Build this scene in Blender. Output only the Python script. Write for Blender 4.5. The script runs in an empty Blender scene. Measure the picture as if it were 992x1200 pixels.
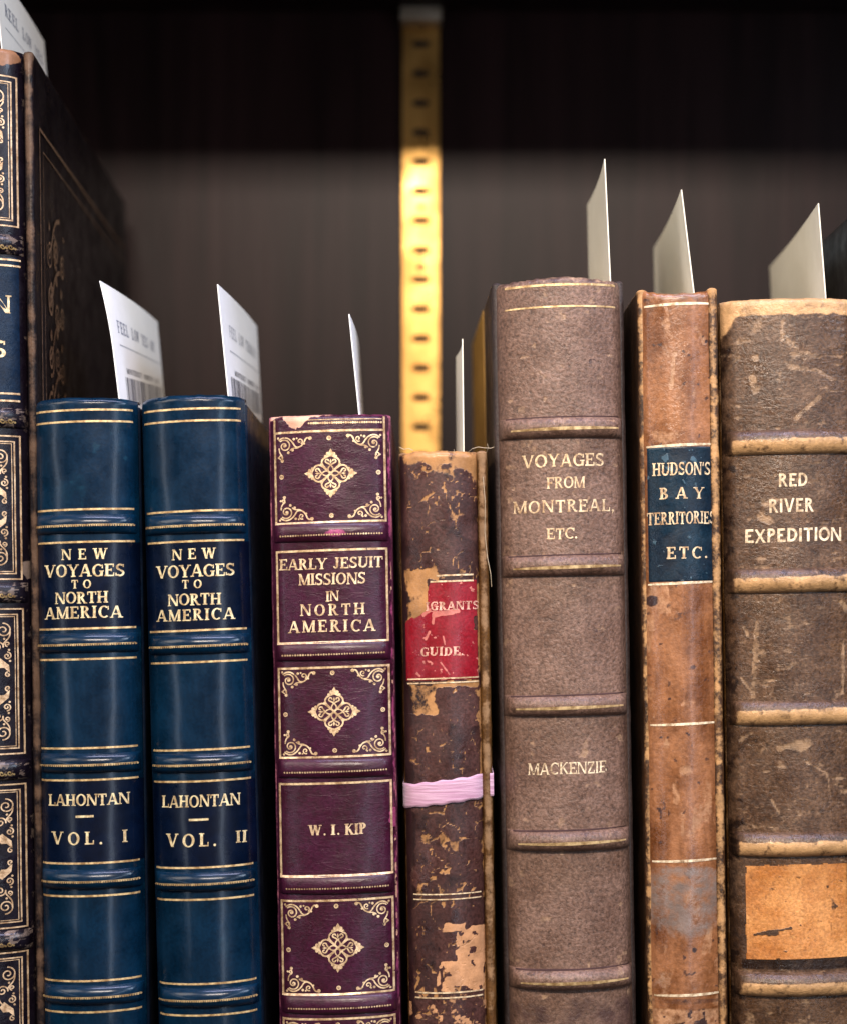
import bpy, math, random
import numpy as np

random.seed(7)
MM = 0.001
K = 3.83            # photo pixels per millimetre on the plane of the spines
D = 600.0           # camera to spine plane, mm
VX, VY = 496.0, 720.0   # eye level in the photo
BASE = 1310.0       # photo row of the shelf surface on the spine plane
CAMZ = (BASE - VY) / K

scene = bpy.context.scene
COL = scene.collection

# ------------------------------------------------------------------ helpers
def world(px, py, depth):
    s = (D + depth) / D / K
    return np.array([(px - VX) * s, depth, (VY - py) * s + CAMZ])

def hash2(ix, iy, seed):
    h = (ix.astype(np.int64) * 374761393 + iy.astype(np.int64) * 668265263 + seed * 974711) & 0xffffffff
    h = ((h ^ (h >> 13)) * 1274126177) & 0xffffffff
    h = (h ^ (h >> 16)) & 0xffffffff
    return h / 4294967295.0

def vnoise(x, y, seed=0):
    ix, iy = np.floor(x), np.floor(y)
    fx, fy = x - ix, y - iy
    fx = fx * fx * (3 - 2 * fx); fy = fy * fy * (3 - 2 * fy)
    a = hash2(ix, iy, seed); b = hash2(ix + 1, iy, seed)
    c = hash2(ix, iy + 1, seed); d = hash2(ix + 1, iy + 1, seed)
    return (a * (1 - fx) + b * fx) * (1 - fy) + (c * (1 - fx) + d * fx) * fy

def fbm(x, y, size, octaves=4, seed=0):
    x = np.asarray(x, float) / size; y = np.asarray(y, float) / size
    t = 0; a = 0.5; n = 0
    for i in range(octaves):
        t = t + a * vnoise(x, y, seed + i * 17); n += a
        a *= 0.5; x = x * 2.03 + 11.3; y = y * 2.03 + 5.7
    return t / n

def voro(x, y, size, seed=0):
    x = np.asarray(x, float) / size; y = np.asarray(y, float) / size
    ix, iy = np.floor(x), np.floor(y)
    f1 = np.full(x.shape, 9.0); f2 = np.full(x.shape, 9.0)
    for dx in (-1, 0, 1):
        for dy in (-1, 0, 1):
            cx = ix + dx + hash2(ix + dx, iy + dy, seed); cy = iy + dy + hash2(ix + dx, iy + dy, seed + 5)
            d = np.hypot(cx - x, cy - y)
            f2 = np.where(d < f1, f1, np.minimum(f2, d)); f1 = np.minimum(f1, d)
    return f2 - f1

def sm(a, b, x):
    t = np.clip((x - a) / (b - a), 0, 1)
    return t * t * (3 - 2 * t)

def link(name, me, mat, parent=None, smooth=True):
    o = bpy.data.objects.new(name, me); COL.objects.link(o)
    if mat: me.materials.append(mat)
    if smooth: me.polygons.foreach_set('use_smooth', [True] * len(me.polygons))
    if parent: o.parent = parent
    return o

def mesh_obj(name, V, F, mat, parent=None, smooth=True, paint=None):
    me = bpy.data.meshes.new(name)
    me.from_pydata((np.asarray(V, float) * MM).tolist(), [], F)
    if paint is not None:
        at = me.color_attributes.new('paint', 'FLOAT_COLOR', 'POINT')
        c = np.ones((len(V), 4), np.float32); c[:, :3] = paint
        at.data.foreach_set('color', c.ravel())
    me.update()
    return link(name, me, mat, parent, smooth)

def grid_faces(nu, nv, keep=None):
    i, j = np.meshgrid(np.arange(nu - 1), np.arange(nv - 1), indexing='ij')
    a = (i * nv + j).ravel()
    f = np.stack([a, a + nv, a + nv + 1, a + 1], 1)
    if keep is not None: f = f[keep.ravel()]
    return f.tolist()

def box_vf(x0, x1, y0, y1, z0, z1):
    V = [(x, y, z) for x in (x0, x1) for y in (y0, y1) for z in (z0, z1)]
    F = [(0, 1, 3, 2), (4, 6, 7, 5), (0, 4, 5, 1), (2, 3, 7, 6), (0, 2, 6, 4), (1, 5, 7, 3)]
    return V, F

def box_obj(name, x0, x1, y0, y1, z0, z1, mat, parent=None, bevel=0.0, seg=3):
    V, F = box_vf(x0, x1, y0, y1, z0, z1)
    o = mesh_obj(name, V, F, mat, parent, smooth=bevel > 0)
    if bevel:
        m = o.modifiers.new('bevel', 'BEVEL'); m.width = bevel * MM; m.segments = seg
    return o

def tag(o, label=None, cat=None, group=None, kind=None):
    for k, v in (('label', label), ('category', cat), ('group', group), ('kind', kind)):
        if v: o[k] = v
    return o

# ------------------------------------------------------------------ materials
class NT:
    def __init__(s, name):
        s.m = bpy.data.materials.new(name); s.m.use_nodes = True
        s.t = s.m.node_tree; s.n = s.t.nodes; s.l = s.t.links
        s.p = s.n['Principled BSDF']; s.out = s.n['Material Output']
        s.co = s.n.new('ShaderNodeTexCoord').outputs['Object']
    def put(s, sock, v):
        if isinstance(v, bpy.types.NodeSocket): s.l.new(v, sock)
        elif isinstance(v, (tuple, list)) and len(v) == 3 and sock.type == 'RGBA': sock.default_value = (*v, 1)
        else: sock.default_value = v
    def scaled(s, sc):
        n = s.n.new('ShaderNodeMapping'); s.l.new(s.co, n.inputs[0]); n.inputs['Scale'].default_value = sc
        return n.outputs[0]
    def noise(s, scale, detail=4, rough=0.55, vec=None, dist=0.0):
        n = s.n.new('ShaderNodeTexNoise'); s.l.new(vec or s.co, n.inputs['Vector'])
        n.inputs['Scale'].default_value = scale; n.inputs['Detail'].default_value = detail
        n.inputs['Roughness'].default_value = rough; n.inputs['Distortion'].default_value = dist
        return n.outputs['Fac']
    def voronoi(s, scale, feature='F1', vec=None):
        n = s.n.new('ShaderNodeTexVoronoi'); n.feature = feature; s.l.new(vec or s.co, n.inputs['Vector'])
        n.inputs['Scale'].default_value = scale
        return n.outputs['Distance']
    def math(s, op, a, b=0.0, clamp=False):
        n = s.n.new('ShaderNodeMath'); n.operation = op; n.use_clamp = clamp
        s.put(n.inputs[0], a); s.put(n.inputs[1], b); return n.outputs[0]
    def ramp(s, v, a, b, lo=0.0, hi=1.0):
        n = s.n.new('ShaderNodeMapRange'); n.interpolation_type = 'SMOOTHSTEP'
        s.put(n.inputs[0], v); n.inputs[1].default_value = a; n.inputs[2].default_value = b
        n.inputs[3].default_value = lo; n.inputs[4].default_value = hi
        return n.outputs[0]
    def mix(s, f, a, b, blend='MIX'):
        n = s.n.new('ShaderNodeMix'); n.data_type = 'RGBA'; n.blend_type = blend
        s.put(n.inputs[0], f); s.put(n.inputs[6], a); s.put(n.inputs[7], b)
        return n.outputs[2]
    def paint(s):
        n = s.n.new('ShaderNodeAttribute'); n.attribute_name = 'paint'
        q = s.n.new('ShaderNodeSeparateColor'); s.l.new(n.outputs['Color'], q.inputs[0])
        return q.outputs
    def bump(s, h, strength, dist):
        n = s.n.new('ShaderNodeBump'); s.put(n.inputs['Height'], h)
        n.inputs['Strength'].default_value = strength; n.inputs['Distance'].default_value = dist
        s.l.new(n.outputs[0], s.p.inputs['Normal'])

def leather(name, c0, c1, masks=(), rough=0.45, rvar=0.15, grain=0.5, gscale=1100, spec=0.5, speck=0.5,
            coat=0.0, fray=0.5, mottle=70, wrinkle=0.0, pit=0.0, soft=(0.34, 0.68), streak=0.0, bstr=0.6):
    t = NT(name)
    big = t.noise(mottle, 5, 0.6)
    fine = t.noise(gscale, 3, 0.6)
    mid = t.noise(gscale * 0.28, 4, 0.65)
    c = t.mix(t.ramp(big, 0.32, 0.68), c0, c1)
    c = t.mix(1.0, c, t.mix(t.ramp(fine, 0.3, 0.7), (1 - speck,) * 3, (1 + speck * 0.6,) * 3), 'MULTIPLY')
    pr = t.paint()
    hgt = t.math('MULTIPLY', fine, grain)
    if wrinkle:      # long-grain creases running across the spine
        v = t.noise(gscale * 0.5, 4, 0.6, t.scaled((0.35, 1, 1.1)), 1.2)
        hgt = t.math('ADD', hgt, t.math('MULTIPLY', t.math('ABSOLUTE', t.math('SUBTRACT', v, 0.5)), wrinkle * 4))
    if pit:          # small pits and pores
        v = t.noise(gscale * 0.62, 4, 0.7, None, 0.2)
        pm = t.ramp(v, 0.30, 0.46)
        c = t.mix(1.0, c, t.mix(pm, (1 - pit,) * 3, (1, 1, 1)), 'MULTIPLY')
        lm = t.ramp(t.noise(gscale * 0.55, 4, 0.75, None, 0.3), 0.57, 0.74)
        c = t.mix(t.math('MULTIPLY', lm, pit * 0.55), c, tuple(min(1, x * 1.9 + .03) for x in c1))
        hgt = t.math('ADD', hgt, t.math('MULTIPLY', v, 1.2))
    if streak:       # rubbing along the height of the spine
        v = t.noise(160, 5, 0.65, t.scaled((1, 1, 0.16)))
        c = t.mix(t.math('MULTIPLY', t.ramp(v, 0.42, 0.75), streak), c, tuple(min(1, x * 1.7 + .02) for x in c1))
    for i, mc in enumerate(masks):
        f = t.ramp(t.math('ADD', pr[i], t.math('ADD', t.math('MULTIPLY', t.math('SUBTRACT', mid, 0.5), fray), t.math('MULTIPLY', t.math('SUBTRACT', fine, 0.5), fray * 0.5))), soft[0] + .08, soft[1] + .06)
        m1 = t.mix(t.ramp(t.noise(gscale * 0.18, 4, 0.6), 0.3, 0.7), tuple(x * 0.72 for x in mc), tuple(min(1, x * 1.2) for x in mc))
        c = t.mix(f, c, m1)
        if i == 0: hgt = t.math('SUBTRACT', hgt, t.math('MULTIPLY', f, 0.35))
    t.put(t.p.inputs['Base Color'], c)
    t.put(t.p.inputs['Roughness'], t.ramp(t.noise(gscale * 0.12, 4, 0.6), 0.25, 0.75, rough - rvar, rough + rvar))
    t.p.inputs['Specular IOR Level'].default_value = spec
    if coat:
        t.p.inputs['Coat Weight'].default_value = coat; t.p.inputs['Coat Roughness'].default_value = 0.17
    t.bump(hgt, bstr, 0.00035)
    return t.m

def gilt(name, col=(0.80, 0.56, 0.27), metal=0.55, rough=0.42, wear=0.12, emboss=0.5):
    t = NT(name)
    n = t.noise(260, 4, 0.7)
    t.put(t.p.inputs['Base Color'], t.mix(t.ramp(t.noise(420, 4, 0.7), 0.32, 0.68), tuple(x * f for x, f in zip(col, (.42, .34, .27))), tuple(min(1, x * 1.12) for x in col)))
    t.p.inputs['Metallic'].default_value = metal
    t.p.inputs['Roughness'].default_value = rough
    t.bump(t.noise(1500, 2), 0.35 * emboss, 0.0002)
    if wear > 0:
        tr = t.n.new('ShaderNodeBsdfTransparent'); mx = t.n.new('ShaderNodeMixShader')
        rub = t.math('ADD', t.math('MULTIPLY', n, 0.55), t.math('MULTIPLY', t.noise(1300, 3, 0.7), 0.45))
        thr = 0.5 - 0.16 + wear * 0.55
        t.put(mx.inputs[0], t.ramp(rub, thr - 0.05, thr + 0.03))
        t.l.new(tr.outputs[0], mx.inputs[1]); t.l.new(t.p.outputs[0], mx.inputs[2]); t.l.new(mx.outputs[0], t.out.inputs[0])
    return t.m

def plain(name, c0, c1=None, rough=0.6, metal=0.0, scale=200, bump=0.0, stretch=None, spec=0.5):
    t = NT(name)
    v = t.scaled(stretch) if stretch else None
    n = t.noise(scale, 5, 0.6, v)
    t.put(t.p.inputs['Base Color'], t.mix(t.ramp(n, 0.3, 0.7), c0, c1 or c0))
    t.p.inputs['Roughness'].default_value = rough; t.p.inputs['Metallic'].default_value = metal
    t.p.inputs['Specular IOR Level'].default_value = spec
    if bump: t.bump(n, bump, 0.0004)
    return t.m

M = {}
M['blue'] = leather('blue_morocco', (0.0006, 0.0092, 0.0245), (0.0011, 0.0180, 0.046), masks=((0.0008, 0.0040, 0.016), (0.004, 0.028, 0.056)), rough=0.30, rvar=0.09, grain=0.22, gscale=1000, speck=0.22, coat=0.36, mottle=60, streak=0.12, spec=.15, fray=.35, soft=(.3, .8))
M['navy'] = leather('navy_leather', (0.005, 0.003, 0.006), (0.008, 0.006, 0.012), masks=((0.16, 0.12, 0.10), (0.26, 0.13, 0.07)), rough=0.34, grain=0.4, speck=0.3, coat=0.12, fray=0.8, spec=.3)
M['navy_label'] = leather('navy_label_leather', (0.003, 0.010, 0.026), (0.005, 0.017, 0.042), rough=0.33, grain=0.3, speck=0.25, spec=.3)
M['purple'] = leather('purple_morocco', (0.033, 0.0040, 0.013), (0.050, 0.0080, 0.028), masks=((0.74, 0.42, 0.29), (0.34, 0.06, 0.16), (0.02, 0.005, 0.012)), rough=0.36, rvar=0.1, grain=0.35, gscale=900, speck=0.3, coat=0.12, wrinkle=0.30, fray=0.6, spec=.35)
M['crackle'] = leather('crackled_calf', (0.044, 0.017, 0.015), (0.078, 0.033, 0.028), masks=((0.40, 0.20, 0.078), (0.022, 0.009, 0.009), (0.54, 0.28, 0.14)), rough=0.38, grain=0.5, gscale=1000, speck=0.4, fray=1.05, soft=(0.32, 0.68), spec=.4)
M['taupe'] = leather('taupe_pigskin', (0.138, 0.077, 0.054), (0.215, 0.130, 0.097), masks=((0.38, 0.24, 0.15), (0.070, 0.038, 0.034), (0.50, 0.33, 0.16)), rough=0.38, rvar=0.1, grain=0.7, gscale=1000, speck=0.40, fray=0.8, mottle=80, pit=0.42, soft=(0.3, 0.75), bstr=.85, spec=.38)
M['tan'] = leather('tan_calf', (0.125, 0.040, 0.011), (0.350, 0.150, 0.064), masks=((0.46, 0.25, 0.135), (0.045, 0.022, 0.020), (0.205, 0.150, 0.125)), rough=0.31, rvar=0.12, grain=0.22, gscale=800, speck=0.20, fray=1.0, mottle=50, streak=0.34, soft=(0.28, 0.85), pit=.14, coat=.25)
M['worn'] = leather('worn_brown_calf', (0.066, 0.032, 0.016), (0.132, 0.073, 0.041), masks=((0.32, 0.20, 0.115), (0.018, 0.009, 0.006), (0.57, 0.335, 0.155)), rough=0.32, rvar=0.14, grain=0.5, gscale=1000, speck=0.45, wrinkle=0.25, fray=1.5, mottle=90, pit=0.42, soft=(0.20, 1.0), bstr=.6, spec=.45)
M['red'] = leather('red_label_leather', (0.205, 0.004, 0.010), (0.28, 0.012, 0.024), masks=((0.55, 0.17, 0.14),), rough=0.33, grain=0.35, speck=0.22, fray=0.9)
M['blue_label'] = leather('blue_label_leather', (0.003, 0.010, 0.022), (0.007, 0.026, 0.046), masks=((0.05, 0.10, 0.14),), rough=0.33, grain=0.4, speck=0.3, fray=0.9, spec=.35)
M['orange'] = leather('orange_label_leather', (0.44, 0.155, 0.034), (0.70, 0.32, 0.105), masks=((0.07, 0.034, 0.016),), rough=0.40, grain=0.5, speck=0.24, fray=1.3, pit=0.35, mottle=55, soft=(.30, .80))
M['black'] = leather('black_cloth', (0.008, 0.006, 0.007), (0.014, 0.011, 0.011), rough=0.45, grain=0.4)
M['blueboard'] = leather('dark_blue_board', (0.003, 0.008, 0.022), (0.004, 0.012, 0.030), rough=0.4, grain=0.4, speck=0.2)
M['mustard'] = plain('mustard_paper_board', (0.30, 0.15, 0.022), (0.42, 0.23, 0.045), 0.6, scale=90)
M['tanboard'] = leather('scuffed_tan_board', (0.035, 0.014, 0.004), (0.075, 0.030, 0.009), masks=((0.46, 0.25, 0.10),), rough=0.5, grain=0.8, speck=0.4, fray=0.9)
M['brownboard'] = leather('brown_board', (0.060, 0.024, 0.004), (0.115, 0.050, 0.011), masks=((0.24, 0.14, 0.07),), rough=0.55, grain=0.6, speck=0.3, fray=0.8, spec=.3)
M['taupeboard'] = leather('taupe_board', (0.030, 0.020, 0.018), (0.05, 0.032, 0.028), rough=0.5, grain=0.8, speck=0.4)
M['purpleboard'] = leather('purple_board', (0.05, 0.008, 0.026), (0.10, 0.018, 0.05), masks=((0.5, 0.16, 0.22),), rough=0.5, grain=0.8, speck=0.4)
M['blackboard'] = leather('black_tooled_board', (0.005, 0.0035, 0.005), (0.011, 0.0075, 0.009), masks=((0.10, 0.06, 0.04),), rough=0.40, grain=0.8, speck=0.3, spec=.15)
M['pages'] = plain('page_edges', (0.34, 0.26, 0.17), (0.52, 0.43, 0.31), 0.8, scale=60, stretch=(60, 1, 1), bump=0.3)
M['gold'] = gilt('gilt_pattern', (0.86, 0.63, 0.33), 0.4, 0.38, 0.05)
M['gold_text'] = gilt('gilt_lettering', (0.95, 0.77, 0.47), 0.35, 0.42, 0.03)
M['gold_pale'] = gilt('pale_gilt', (0.92, 0.68, 0.42), 0.35, 0.40, 0.09)
M['gold_old'] = gilt('rubbed_gilt', (0.62, 0.46, 0.22), 0.5, 0.42, 0.16)
M['gold_frame'] = gilt('frame_gilt', (0.78, 0.57, 0.36), 0.35, 0.42, 0.07)
M['gold_title'] = gilt('pale_gilt_letters', (0.92, 0.70, 0.45), 0.2, 0.42, 0)
M['gold_dull'] = gilt('dull_gilt', (0.26, 0.16, 0.10), 0.3, 0.45, 0.10)
M['gold_rub'] = gilt('worn_letter_gilt', (0.96, 0.71, 0.46), 0.3, 0.45, 0.12)
M['cream'] = gilt('cream_lettering', (0.92, 0.76, 0.54), 0.15, 0.5, 0.10)
M['pinkish'] = gilt('faded_pink_gilt', (0.88, 0.50, 0.40), 0.2, 0.5, 0.16)

# ------------------------------------------------------------------ lettering (own stroke alphabet, cap height 1)
def glyphs(T, t, sl, sh):
    """T thick stroke, t thin stroke, sl serif overhang, sh serif thickness."""
    g = {}
    def V(x, y0, y1, w): return [[(x - w / 2, y0), (x + w / 2, y0), (x + w / 2, y1), (x - w / 2, y1)]]
    def H(y, x0, x1, w): return [[(x0, y - w / 2), (x1, y - w / 2), (x1, y + w / 2), (x0, y + w / 2)]]
    def Dg(x0, y0, x1, y1, w): return [[(x0 - w / 2, y0), (x0 + w / 2, y0), (x1 + w / 2, y1), (x1 - w / 2, y1)]]
    def A(cx, cy, rx, ry, a0, a1, TT=T, tt=t, n=18):
        out = []
        for i in range(n):
            q = []
            for a, s in ((a0 + (a1 - a0) * i / n, 1), (a0 + (a1 - a0) * (i + 1) / n, 1), (a0 + (a1 - a0) * (i + 1) / n, 0), (a0 + (a1 - a0) * i / n, 0)):
                a = math.radians(a)
                ax, ay = (rx, ry) if s else (rx - TT, ry - tt)
                q.append((cx + ax * math.cos(a), cy + ay * math.sin(a)))
            out.append(q)
        return out
    def S(x, y, w=T):
        if sl <= 0: return []
        yy = sh / 2 if y == 0 else (1 - sh / 2)
        return H(yy, x - w / 2 - sl, x + w / 2 + sl, sh)
    h = T / 2
    tb = 1 - t / 2
    e = 0.16 if sl > 0 else 0.0
    def tick(x, y0, y1): return V(x, y0, y1, max(sh, 0.06)) if sl > 0 else []
    g['A'] = (.92, Dg(.10, 0, .44, 1, t) + Dg(.80, 0, .47, 1, T) + H(.32, .22, .70, t) + S(.10, 0, t) + S(.80, 0))
    g['B'] = (.74, V(.08 + h, 0, 1, T) + H(tb, .0 if sl else .08, .36, t) + H(.53, .1, .36, t) + H(t / 2, .0 if sl else .08, .36, t) + A(.34, .765, .27, .235, -90, 90) + A(.34, .265, .36, .265, -90, 90))
    g['C'] = (.84, A(.48, .5, .46, .51, 48, 312) + tick(.80, .66, .96) )
    g['D'] = (.88, V(.08 + h, 0, 1, T) + H(tb, 0 if sl else .08, .38, t) + H(t / 2, 0 if sl else .08, .38, t) + A(.36, .5, .50, .5, -90, 90))
    g['E'] = (.74, V(.08 + h, 0, 1, T) + H(tb, 0 if sl else .08, .68, t) + H(.51, .1, .52, t) + H(t / 2, 0 if sl else .08, .72, t) + tick(.66, 1 - e - t, 1) + tick(.70, 0, e + t + .03) + tick(.51, .40, .62))
    g['F'] = (.70, V(.08 + h, 0, 1, T) + H(tb, 0 if sl else .08, .66, t) + H(.51, .1, .50, t) + tick(.64, 1 - e - t, 1) + tick(.49, .40, .62) + S(.08 + h, 0))
    g['G'] = (.90, A(.48, .5, .46, .51, 48, 318) + tick(.80, .66, .96) + V(.82 - h + .02, .04, .44, T) + (H(.44, .56, .92, sh) if sl else H(.42, .5, .84, t)))
    g['H'] = (.92, V(.08 + h, 0, 1, T) + V(.84 - h, 0, 1, T) + H(.51, .2, .74, t) + S(.08 + h, 0) + S(.08 + h, 1) + S(.84 - h, 0) + S(.84 - h, 1))
    g['I'] = (.16 + T, V(.08 + h, 0, 1, T) + S(.08 + h, 0) + S(.08 + h, 1))
    g['J'] = (.52, V(.42 - h, .2, 1, T) + A(.20, .22, .22, .22, 180, 360, T * .8, t) + S(.42 - h, 1))
    g['K'] = (.90, V(.08 + h, 0, 1, T) + Dg(.18, .42, .72, 1, t) + Dg(.40, .56, .78, 0, T) + S(.08 + h, 0) + S(.08 + h, 1) + S(.72, 1, t) + S(.78, 0))
    g['L'] = (.70, V(.08 + h, 0, 1, T) + H(t / 2, 0 if sl else .08, .68, t) + tick(.66, 0, e + t + .05) + S(.08 + h, 1))
    g['M'] = (1.06, V(.12, 0, 1, t) + Dg(.14, 1, .53, .02, T) + Dg(.90, 1, .53, .02, t) + V(.93, 0, 1, T) + S(.12, 0, t) + S(.93, 0) + H(1 - max(sh, .01) / 2, .0, .2, max(sh, .01)) + (H(1 - sh / 2, .86, 1.06, sh) if sl else []))
    g['N'] = (.94, V(.12, 0, 1, t) + Dg(.15, 1, .79, 0, T) + V(.82, 0, 1, t) + S(.12, 0, t) + S(.82, 1, t) + (H(1 - sh / 2, 0, .2, sh) if sl else []))
    g['O'] = (.94, A(.47, .5, .46, .51, 0, 360, T, t, 30))
    g['P'] = (.72, V(.08 + h, 0, 1, T) + H(tb, 0 if sl else .08, .36, t) + H(.46, .1, .36, t) + A(.34, .725, .34, .28, -90, 90) + S(.08 + h, 0))
    g['R'] = (.84, V(.08 + h, 0, 1, T) + H(tb, 0 if sl else .08, .36, t) + H(.50, .1, .38, t) + A(.34, .745, .33, .255, -90, 90) + Dg(.40, .50, .72, 0, T) + S(.08 + h, 0) + S(.74, 0, T * .6))
    g['S'] = (.70, A(.35, .74, .30, .27, 35, 270, T * .85, t * 1.3) + A(.35, .265, .33, .275, -145, 90, T * .85, t * 1.3) + tick(.60, .74, .97) + tick(.06, .03, .28))
    g['T'] = (.80, V(.40, 0, 1, T) + H(tb, .04, .76, t) + tick(.06, 1 - e - t - .03, 1) + tick(.74, 1 - e - t - .03, 1) + S(.40, 0))
    g['U'] = (.90, V(.08 + h, .3, 1, T) + V(.78, .3, 1, t) + A(.43, .36, .39, .36, 180, 360, T, t * 1.3) + S(.08 + h, 1) + S(.78, 1, t))
    g['V'] = (.90, Dg(.12, 1, .46, 0, T) + Dg(.80, 1, .46, 0, t) + S(.12, 1) + S(.80, 1, t))
    g['W'] = (1.24, Dg(.12, 1, .38, 0, T) + Dg(.62, 1, .38, 0, t) + Dg(.62, 1, .88, 0, T) + Dg(1.12, 1, .88, 0, t) + S(.12, 1) + S(.62, 1, t) + S(1.12, 1, t))
    g['X'] = (.86, Dg(.10, 1, .76, 0, T) + Dg(.72, 1, .12, 0, t) + S(.10, 1) + S(.72, 1, t) + S(.12, 0, t) + S(.76, 0))
    g['Y'] = (.88, Dg(.12, 1, .44, .44, T) + Dg(.78, 1, .46, .44, t) + V(.44, 0, .48, T) + S(.12, 1) + S(.78, 1, t) + S(.44, 0))
    g['Z'] = (.74, H(tb, .06, .68, t) + H(t / 2, .06, .70, t) + Dg(.12, t, .60, 1 - t, T) + tick(.08, 1 - e - t, 1) + tick(.68, 0, e + t))
    g['.'] = (.24, A(.12, .09, .10, .10, 0, 360, .10, .10, 10))
    g[','] = (.24, A(.12, .09, .10, .10, 0, 360, .10, .10, 10) + Dg(.16, .06, .06, -.16, .07))
    g["'"] = (.22, Dg(.13, 1, .09, .70, .13))
    return g

FONT = {
    'roman': glyphs(.205, .105, .09, .08),
    'bold': glyphs(.25, .11, .09, .08),
    'flare': glyphs(.175, .115, .05, .08),
    'sans': glyphs(.20, .17, 0, 0),
}

# ------------------------------------------------------------------ tooling that lies on a surface
class Tool:
    """Collects flat shapes in photo pixels and lays them on a curved surface."""
    def __init__(s, surf, loc, off=0.06):
        s.V, s.F, s.surf, s.loc, s.off, s.k = [], [], surf, loc, off, 0
    def poly(s, pts):
        s.k += 1
        o = s.off + (s.k % 13) * 0.004
        b = len(s.V)
        for px, py in pts: s.V.append(s.surf(*s.loc(px, py), o))
        s.F.append(list(range(b, b + len(pts))))
    def line(s, pts, w, closed=False, step=3.0, wf=None):
        P = [np.array(p, float) for p in pts]
        if closed: P.append(P[0])
        Q = [P[0]]
        for a, b in zip(P[:-1], P[1:]):
            n = max(1, int(np.hypot(*(b - a)) / step))
            Q += [a + (b - a) * (i + 1) / n for i in range(n)]
        n = len(Q)
        s.k += 1
        o = s.off + (s.k % 13) * 0.004
        base = len(s.V)
        for i in range(n):
            a, b = Q[max(0, i - 1)], Q[min(n - 1, i + 1)]
            d = b - a; L = np.hypot(*d) or 1.0
            nr = np.array([-d[1], d[0]]) / L
            ww = w * (wf(i / max(1, n - 1)) if wf else 1.0) / 2
            for sg in (1, -1):
                q = Q[i] + nr * ww * sg
                s.V.append(s.surf(*s.loc(q[0], q[1]), o))
        for i in range(n - 1):
            c = base + i * 2
            s.F.append([c, c + 1, c + 3, c + 2])
    def disc(s, x, y, r, n=10):
        s.poly([(x + r * math.cos(2 * math.pi * i / n), y + r * math.sin(2 * math.pi * i / n)) for i in range(n)])
    def ring(s, x, y, r, w):
        s.line([(x + r * math.cos(2 * math.pi * i / 14), y + r * math.sin(2 * math.pi * i / 14)) for i in range(14)], w, closed=True, step=9)
    def spiral(s, x, y, r0, a0, turns, w, r1=0.0, flip=1):
        n = int(abs(turns) * 16) + 4
        pts = []
        for i in range(n + 1):
            u = i / n
            r = r0 + (r1 - r0) * u; a = math.radians(a0) + flip * turns * 2 * math.pi * u
            pts.append((x + r * math.cos(a), y + r * math.sin(a)))
        s.line(pts, w, step=9)
    def bez(s, p0, p1, p2, p3, w, n=12, wf=None):
        pts = []
        for i in range(n + 1):
            u = i / n
            pts.append(tuple((1 - u) ** 3 * p0[k] + 3 * u * (1 - u) ** 2 * p1[k] + 3 * u * u * (1 - u) * p2[k] + u ** 3 * p3[k] for k in (0, 1)))
        s.line(pts, w, step=9, wf=wf)
    def rect(s, x0, y0, x1, y1, w, sk=0.0):
        # sk: shift of x per row of y (lean)
        f = lambda x, y: (x + sk * (y - y0), y)
        s.line([f(x0 - w / 2, y0), f(x1 + w / 2, y0)], w); s.line([f(x0 - w / 2, y1), f(x1 + w / 2, y1)], w)
        s.line([f(x0, y0), f(x0, y1)], w); s.line([f(x1, y0), f(x1, y1)], w)
    def dots(s, x0, x1, y, pitch, r, tilt=0.0):
        n = int((x1 - x0) / pitch)
        for i in range(n + 1):
            x = x0 + (x1 - x0) * i / n
            s.disc(x, y + tilt * (x - x0), r * random.uniform(.75, 1.1), 6)
    def text(s, word, x0, x1, ytop, ybot, style='roman', tilt=-0.012, lean=0.0):
        h = ybot - ytop
        G = FONT[style]
        ws = [G[c][0] * h if c != ' ' else 0.45 * h for c in word]
        n = len(word)
        xs, gap = 1.0, ((x1 - x0) - sum(ws)) / max(1, n - 1)
        if gap < 0.045 * h and n > 1:
            gap = 0.045 * h; xs = ((x1 - x0) - gap * (n - 1)) / sum(ws)
        x = x0
        for c, w in zip(word, ws):
            jy = random.uniform(-.025, .025) * h; jr = random.uniform(-.02, .02)
            if c != ' ':
                for q in G[c][1]:
                    pts = []
                    for gx, gy in q:
                        X = x + gx * h * xs + (gy - .5) * jr * h
                        Y = ybot - gy * h + jy + tilt * (X - (x0 + x1) / 2)
                        pts.append((X, Y))
                    s.poly(pts)
            x += w * xs + gap
    def build(s, name, mat, parent):
        return mesh_obj(name, s.V, s.F, mat, parent, smooth=False)

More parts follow.
